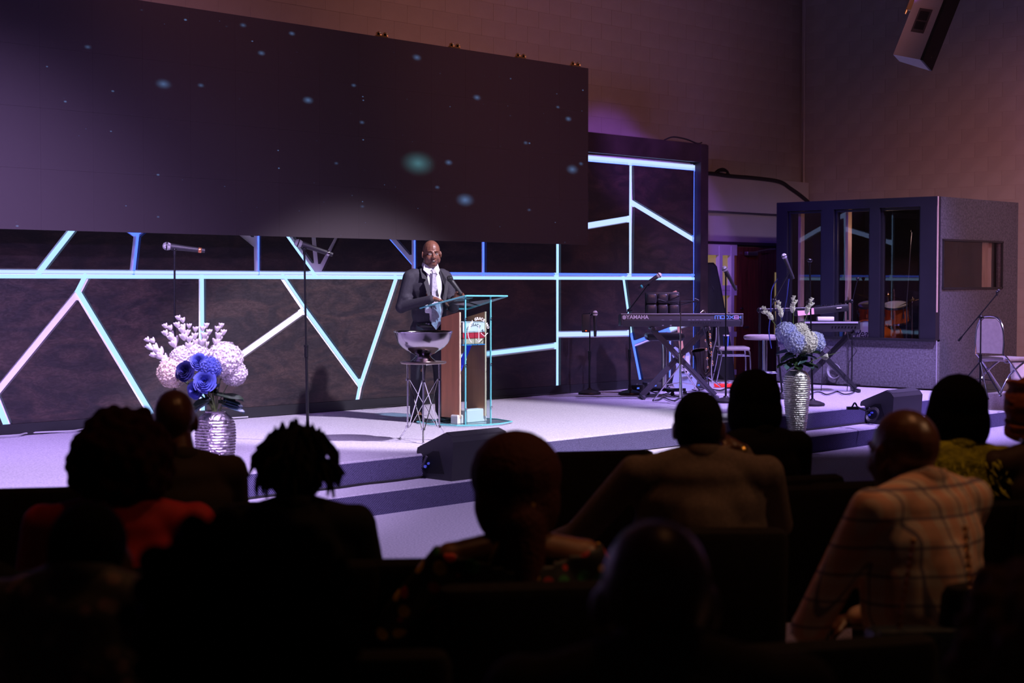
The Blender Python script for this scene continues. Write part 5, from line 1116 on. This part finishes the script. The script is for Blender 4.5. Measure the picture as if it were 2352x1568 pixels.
# chair
chf = mat('chair_fabric', (.016, .013, .014), .9, noise=.3, nscale=60, spec=.15)
def audience_chair():
    t = th('audience_chair', 'black padded auditorium chair', 'chair')
    B().box((0, .02, .44), (.48, .46, .10), bev=.035).build('seat', chf, t)
    B().box((0, -.235, .70), (.49, .08, .46), (.12, 0, 0), bev=.035).build('backrest', chf, t)
    for s in (-1, 1):
        B().tube([(s*.22, -.24, .80), (s*.225, -.21, .44), (s*.225, -.24, .0)], .013, 8).build('leg', blackm, t); B().tube([(s*.22, .2, .41), (s*.225, .22, .0)], .013, 8).build('leg', blackm, t)
    B().cyl((-.22, -.1, .40), (.22, -.1, .40), .012).build('stretcher', blackm, t)
    return t
chair0 = audience_chair(); first = [True]
def chair(x, y, rz, label, group='black audience chairs'):
    if first[0]:
        first[0] = False; chair0.location = (x, y, 0); chair0.rotation_euler = (0, 0, rz); tag(chair0, label, None, group); return chair0
    return dup(chair0, (x, y, 0), rz, label, group)
def seated(px, D, ztop, turn, label, skin, top_m, hair=None, hairm=hairb, htype='none', wide=1.0, hs=1.0, lean=0.0, yaw=0.0, arms=None, vox=.011, own_chair=None, sleeves=True, headoff=0.0, nk=.04, bare=None):
    """seated person; turn = facing angle left of the view axis"""
    rz = RZ+turn; k = (ztop-.45-.115*hs-.03)/.755
    pos = gp(px, D, 0); 
    hcl = V((headoff, .05+lean*.62, .45+.755*k))
    Z = lambda z: .45+(z-.45)*k+nk*max(0, (z-.55)/.45)
    off = Matrix.Rotation(rz, 3, 'Z')@V((hcl.x, hcl.y, 0)); pos = pos-off
    t = th('person', label, 'person', (pos.x, pos.y, 0), rz)
    b = B(); P, Rm = head(b, hcl, yaw, 0, hs)
    b.cap((0, lean*.5-.02, Z(1.0)), hcl+V((0, -.02, -.06)), .060, .057, 12); b.ell((0, lean*.3, Z(.85)), (.15*wide, .09, .16)); b.cap((0, 0, .58), (0, lean*.3, Z(.8)), .11, .11)
    A_ = arms or [(V((.245*wide, .10, Z(.72))), V((.10, .30, .66))), (V((-.245*wide, .10, Z(.72))), V((-.10, .30, .66)))]
    sh = [V((.185*wide, lean*.5-.01, Z(.99))), V((-.185*wide, lean*.5-.01, Z(.99)))]
    for i, (el, wr_) in enumerate(A_):
        b.cap((0, lean*.5-.02, Z(1.03)), sh[i]+V((0, 0, -.005)), .052, .052); b.cap(sh[i], el, .050, .038); b.cap(el, wr_, .036, .025)
        dr = (wr_-el).normalized(); hand(b, wr_, dr*.6+V((-.35 if i == 0 else .35, .3, -.1)), (0, .2, -1), 1 if i == 0 else -1, .7)
    for s in (-1, 1):
        kn = V((s*.13, .46, .50)); b.cap((s*.09, .02, .54), kn, .075, .058); b.cap(kn, (s*.13, .47, .10), .050, .036); b.cap((s*.13, .47, .08), (s*.14, .60, .035), .033, .026)
    me = blob(b, vox*.85, 2); me.materials.clear(); me.materials.append(skin)
    o = bpy.data.objects.new('body', me); col.objects.link(o); o.parent = t
    b = B(); b.ell((0, lean*.38, Z(.80)), (.196*wide, .128, .27*k+nk*.4)); b.ell((0, lean*.42-.01, Z(.90)), (.190*wide, .118, .15)); b.cap((0, .0, .62), (0, lean*.42, Z(.86)), .135*wide, .135*wide, 16); b.ell((0, .02+lean*.12, Z(.66)), (.175*wide, .135, .17)); b.ell((0, .02, .55), (.18*wide, .15, .10))
    b.cap((0, lean*.5-.025, Z(1.035)), (.16*wide, lean*.5-.015, Z(.985)), .056, .062); b.cap((0, lean*.5-.025, Z(1.035)), (-.16*wide, lean*.5-.015, Z(.985)), .056, .062); b.ell((0, lean*.5-.03, Z(.98)), (.15*wide, .085, .075))
    for i, (el, wr_) in enumerate(A_):
        b.cap(sh[i], el, .061, .052)
        if sleeves: b.cap(el, wr_-(wr_-el).normalized()*.02, .054, .038)
    tp = blobobj('top', b, vox, top_m, t, 9, (lambda c: c.z > Z(bare)+.25*abs(c.x)) if bare else None, .006 if bare else 0)
    if not bare: B().lathe([(.066, -.014), (.071, .0), (.066, .020), (.062, .018), (.062, -.014)], (0, lean*.52-.012, Z(1.045)), 24, (-.25, 0, 0)).build('collar', top_m, t)
    b = B()
    for s in (-1, 1): kn = V((s*.13, .46, .505)); b.cap((s*.09, .02, .545), kn, .095, .074); b.cap(kn, (s*.13, .47, .11), .070, .055)
    b.ell((0, .0, .54), (.17, .14, .09)); blobobj('trousers', b, vox, trous, t, 3)
    for s in (-1, 1): B().ell((s*.14, .54, .036), (.045, .13, .036)).box((s*.14, .54, .010), (.08, .24, .018), bev=.008).build('shoe', leather, t)
    eyes(t, P, Rm, hs)
    # hair
    H = lambda x, y, z: P(x, y, z)
    if htype == 'cap':
        b = B(); b.ell(H(0, -.018, .036), tuple(q*hs for q in (.083, .098, .096)), Rm); b.ell(H(0, -.045, .0), tuple(q*hs for q in (.078, .075, .085)), Rm); blobobj('hair', b, .009, hairm, t, 2)
    elif htype == 'afro' or htype == 'curly':
        b = B(); rr = hair or .15; N = 150 if htype == 'curly' else 90
        b.ell(H(0, -.03, .02), (rr*.95, rr*.95, rr*.98), Rm)
        for q in range(N):
            z = 1-2*(q+.5)/N; a = q*2.39996; s_ = math.sqrt(1-z*z); d = V((s_*math.cos(a), s_*math.sin(a), z))
            if d.y > .55 and z < .5: continue
            b.ell(H(0, -.03, .02)+Rm@(d*rr*random.uniform(.93, 1.05)), random.uniform(.016, .028), n=8, m=6)
        blobobj('hair', b, .009, hairm, t, 1)
    elif htype == 'twists':
        b = B(); b.ell(H(0, -.02, .035), (.088, .10, .10), Rm); b.ell(H(0, -.05, 0), (.082, .07, .09), Rm)
        for q in range(120):
            z = random.uniform(-.45, 1); a = random.uniform(0, 6.283); s_ = math.sqrt(max(0, 1-z*z)); d = V((s_*math.cos(a), s_*math.sin(a), z))
            if d.y > .55 and z < .6: continue
            p0 = H(0, -.02, .03)+Rm@V((d.x*.080, d.y*.092, d.z*.090)); o_ = Rm@V((d.x, d.y, 0)); L_ = random.uniform(.035, .075)
            p1 = p0+(Rm@d)*.022+UP*.008; p2 = p1+o_*.02-UP*L_*.5+V((random.uniform(-.012, .012), random.uniform(-.012, .012), 0)); p3 = p2-UP*L_*.5+o_*random.uniform(-.01, .02)
            b.tube([p0, p1, p2, p3], [.009, .0085, .0075, .004], 6)
        b.build('hair', hairm, t)
    elif htype == 'long':
        b = B(); b.ell(H(0, -.02, .025), (.128, .128, .122), Rm); b.ell(H(0, -.045, -.05), (.122, .098, .13), Rm); b.cap(H(0, -.095, -.10), H(.01, -.13, -.26), .075, .050); b.cap(H(.01, -.13, -.26), H(.05, -.15, -.56), .052, .020)
        for q in (-1, 1): b.cap(H(q*.065, -.02, 0), H(q*.07, -.045, -.12), .032, .025)
        blobobj('hair', b, .010, hairm, t, 3)
    elif htype == 'bob':
        b = B(); b.ell(H(0, -.02, .035), (.108, .112, .11), Rm); b.ell(H(0, -.045, -.04), (.110, .088, .12), Rm)
        for q in (-1, 1): b.ell(H(q*.088, .0, -.04), (.028, .05, .09), Rm)
        blobobj('hair', b, .010, hairm, t, 3)
    elif htype == 'wrap':
        b = B(); b.ell(H(0, -.03, .04), (.115, .125, .11), Rm); 
        for q in range(7): b.lathe([(.095+.01*math.sin(q), -.012), (.118, 0), (.095, .012)], H(0, -.03, .10-.03*q), 24, Rm@Euler((.3*math.sin(q*1.7), .25*math.cos(q*2.1), 0)).to_matrix())
        b.ell(H(.03, -.10, .10), (.06, .05, .055), Rm); blobobj('head_wrap', b, .008, hairm, t, 1)
    if own_chair: chair(pos.x, pos.y, rz, own_chair)
    return t, P, Rm, Z
trous = mat('dark_trousers', (.030, .022, .018), .85, noise=.2, nscale=40, spec=.15)
red = mat('red_top', (.45, .006, .008), .75, noise=.2, nscale=10); blkt = cloth_black
tan = mat('brown_tweed_jacket', (.17, .125, .11), .9, noise=.3, nscale=120, spec=.2)
pat1 = spotmat('geometric_print', (.10, .08, .06), [(.30, .20, .14), (.20, .14, .09), (.32, .18, .14)], 26, .36)
flor = spotmat('tropical_print', (.010, .009, .010), [(.50, .03, .02), (.02, .16, .03), (.35, .02, .03), (.55, .32, .02), (.02, .20, .12)], 20, .42)
redhair = mat('burgundy_hair', (.045, .008, .006), .75, spec=.2, bump=.6, bscale=90); auburn = mat('auburn_curls', (.020, .004, .004), .95, spec=.1)
orw = mat('orange_wrap', (.62, .16, .04), .75, noise=.6, nscale=16, stretch=(1, 1, 4)); gry = mat('grey_green_shirt', (.075, .06, .045), .85, noise=.2, nscale=20)
L90 = math.radians
seated(398, 5.5, 1.345, L90(30), 'bald man in a dark jacket in front of the left flower vase', skinD, mat('dark_brown_jacket', (.028, .016, .012), .85), hs=.95, own_chair='black chair of the bald man below the left vase', yaw=-.3)
seated(278, 4.5, 1.31, L90(5), 'woman with big curly hair and a red top at left', skinD, red, hair=.138, hairm=auburn, htype='curly', wide=1.15, nk=.05, own_chair='black chair of the woman in the red top')
seated(680, 4.6, 1.285, L90(5), 'man with short twisted locs and a black suit, left of centre', skinD, blkt, htype='twists', nk=.05, own_chair='black chair of the man with twisted locs', wide=.93)
t, P, Rm, Z = seated(1183, 4.3, 1.29, L90(8), 'woman with burgundy hair and a tropical print dress at centre', skinM, flor, htype='long', hairm=redhair, own_chair='black chair of the woman in the tropical print dress', sleeves=False, wide=.98, nk=.0, bare=.965,
       arms=[(V((.30, .08, .78)), V((.20, .30, .66))), (V((-.34, .12, .74)), V((-.30, .32, .66)))])
bw_ = mat('yellow_ribbon', (.55, .30, .03), .6)
B().tube([P(-.055, -.10, -.13), P(0, -.135, -.09), P(.03, -.13, -.04)], .010, 6, 3).tube([P(-.05, -.12, -.13), P(-.085, -.11, -.20), P(-.08, -.1, -.24)], .007, 6, 3).build('ribbon', bw_, t)
for s in (-1, 1): B().lathe([(.016, -.002), (.018, 0), (.016, .002), (.014, 0), (.016, -.002)], P(s*.085, .0, -.055), 20, (0, math.pi/2, 0)).build('earring', gold, t)
t, P, Rm, Z = seated(1508, 2.35, 1.362, L90(2), 'bald man in a grey shirt sitting nearest, bottom centre', skinD, gry, own_chair='black chair of the bald man at bottom centre', hs=1.08, wide=1.10, nk=.10)
t, P, Rm, Z = seated(1606, 5.2, 1.352, L90(0), 'man in a brown tweed jacket resting his hand by his face', skinD, tan, htype='cap', own_chair='black chair of the man in the brown tweed jacket', wide=1.16, hs=1.0, yaw=-.2, nk=.08,
       arms=[(V((.30, .26, .86)), V((.15, .17, 1.13))), (V((-.40, .10, .84)), V((-.58, .34, .74)))], vox=.010)
B().lathe([(.030, -.012), (.034, 0), (.030, .012), (.028, 0), (.030, -.012)], (.155, .172, 1.118), 24, (0, -.7, 0)).build('watch', mat('gold_watch', (.9, .5, .12), .25, 1.0), t)
seated(1728, 6.5, 1.335, L90(20), 'woman in a black top in front of the right flower vase', skinM, blkt, htype='bob', own_chair='black chair of the woman before the right vase', yaw=.2, hs=.95)
pl = plaidmat()
t, P, Rm, Z = seated(2078, 4.4, 1.364, L90(34), 'bald man in an orange plaid shirt sitting at right', skinD, pl, own_chair='black chair of the man in the plaid shirt', lean=.10, wide=1.10, hs=1.08, nk=.09, yaw=-.1,
       arms=[(V((.25, .22, .76)), V((.10, .40, .68))), (V((-.27, .20, .74)), V((-.08, .42, .68)))], vox=.009)
t2, P, Rm, Z = seated(2198, 5.8, 1.36, L90(12), 'woman with dark hair and a lime green feathered top at right', skinD, mat('lime_feather', (.62, .66, .02), .7, noise=.5, nscale=30, bump=.8, bscale=60), htype='bob', own_chair='black chair of the woman in the lime green top', headoff=.02, wide=.95)
fb = B(); random.seed(5)
for q in range(320):
    x = random.uniform(-.26, .26); z = Z(random.uniform(.60, 1.02)); y = -.13*math.sqrt(max(0, 1-(x/.30)**2))+random.uniform(-.01, .0)
    d = V((random.uniform(-.5, .5), -.5, random.uniform(-1, -.2))).normalized(); p = V((x, y, z)); s_ = V((d.z, 0, -d.x)).normalized()*.007
    fb.add([p-s_, p+d*.04, p+s_], [(0, 1, 2)])
fb.build('feather_trim', mat('lime_feather', (0, 0, 0)), t2, False)['kind'] = 'stuff'
seated(2372, 5.8, 1.35, L90(15), 'person in an orange head wrap at the right edge', skinM, mat('brown_mesh_top', (.05, .025, .015), .7), htype='wrap', hairm=orw, own_chair='black chair of the person in the orange head wrap')
seated(202, 3.05, 1.285, L90(-2), 'person in a geometric print shirt at lower left', skinD, pat1, htype='cap', own_chair='black chair of the person in the geometric print shirt', wide=.85, nk=.12, hs=.92)
seated(560, 2.25, 1.325, L90(5), 'person with a large rounded hairstyle silhouetted at lower left of centre', skinD, blkt, htype='afro', hair=.155, own_chair='black chair of the silhouetted person with rounded hair', wide=1.02)
seated(2400, 2.2, 1.30, L90(10), 'person with short brown hair cut off by the lower right corner', skinD, mat('brown_top', (.12, .05, .03), .8), htype='afro', hair=.125, hairm=mat('brown_hair', (.20, .075, .03), .75, bump=.5, bscale=60), own_chair='black chair of the person in the lower right corner')
t, P, Rm, Z = seated(-262, 3.9, 1.30, L90(0), 'person mostly outside the left edge with a bare forearm on a chair back', palm, blkt, htype='cap', own_chair=None, sleeves=False,
       arms=[(V((.30, .05, .93)), V((.355, .10, .94))), (V((-.25, .1, .72)), V((-.1, .3, .66)))])
# empty chairs that show over the people
for px, D, tn, lab in ((72, 6.1, 12, 'black chair at the left edge in front of the woman in red'), (470, 5.7, 8, 'black chair between the bald man and the man with locs'), (1352, 7.4, 12, 'black chair right of the burgundy haired woman near the stage'), (1840, 6.2, 15, 'black chair left of the man in the plaid shirt'), (1925, 6.3, 15, 'second black chair left of the man in the plaid shirt'),
        (960, 4.6, 5, 'black chair left of the woman in the tropical dress'), (2230, 4.5, 32, 'black chair behind the man in the plaid shirt with a chain bag on it'), (770, 3.5, 5, 'black chair behind the man with locs'), (2420, 4.4, 30, 'black chair at the right edge'), (20, 3.6, 0, 'black chair under the bare forearm at the left edge'), (1800, 3.6, 15, 'black chair right of the nearest bald man')):
    p = gp(px, D); chair(p.x, p.y, RZ+L90(tn), lab)
# chain bag hanging behind the plaid man's chair
bg = at(2145, 1440, 3.95); bag = th('handbag', 'dark blue handbag hanging by gold chains behind the plaid shirt man', 'bag', bg, RZ+.1)
B().box((0, 0, -.10), (.34, .10, .20), bev=.02).build('body', mat('navy_bag', (.012, .022, .032), .45, bump=.3, bscale=50), bag); B().box((0, -.055, -.06), (.32, .012, .13), bev=.005).build('flap', mat('navy_bag', (0, 0, 0)), bag)
chn = mat('gold_chain', (.75, .36, .12), .3, 1.0)
for xs_, xt, zt_ in ((-.095, -.06, .22), (.10, .075, .25)):
    b_ = B(); N = 22
    for q in range(N):
        u = q/(N-1); p = V((xs_+(xt-xs_)*u, -.01, .0+zt_*u)); b_.lathe([(.0062, -.0018), (.0085, 0), (.0062, .0018), (.0045, 0), (.0062, -.0018)], p, 8, (math.pi/2 if q % 2 else 0, math.pi/2, 0))
    b_.build('chain', chn, bag)
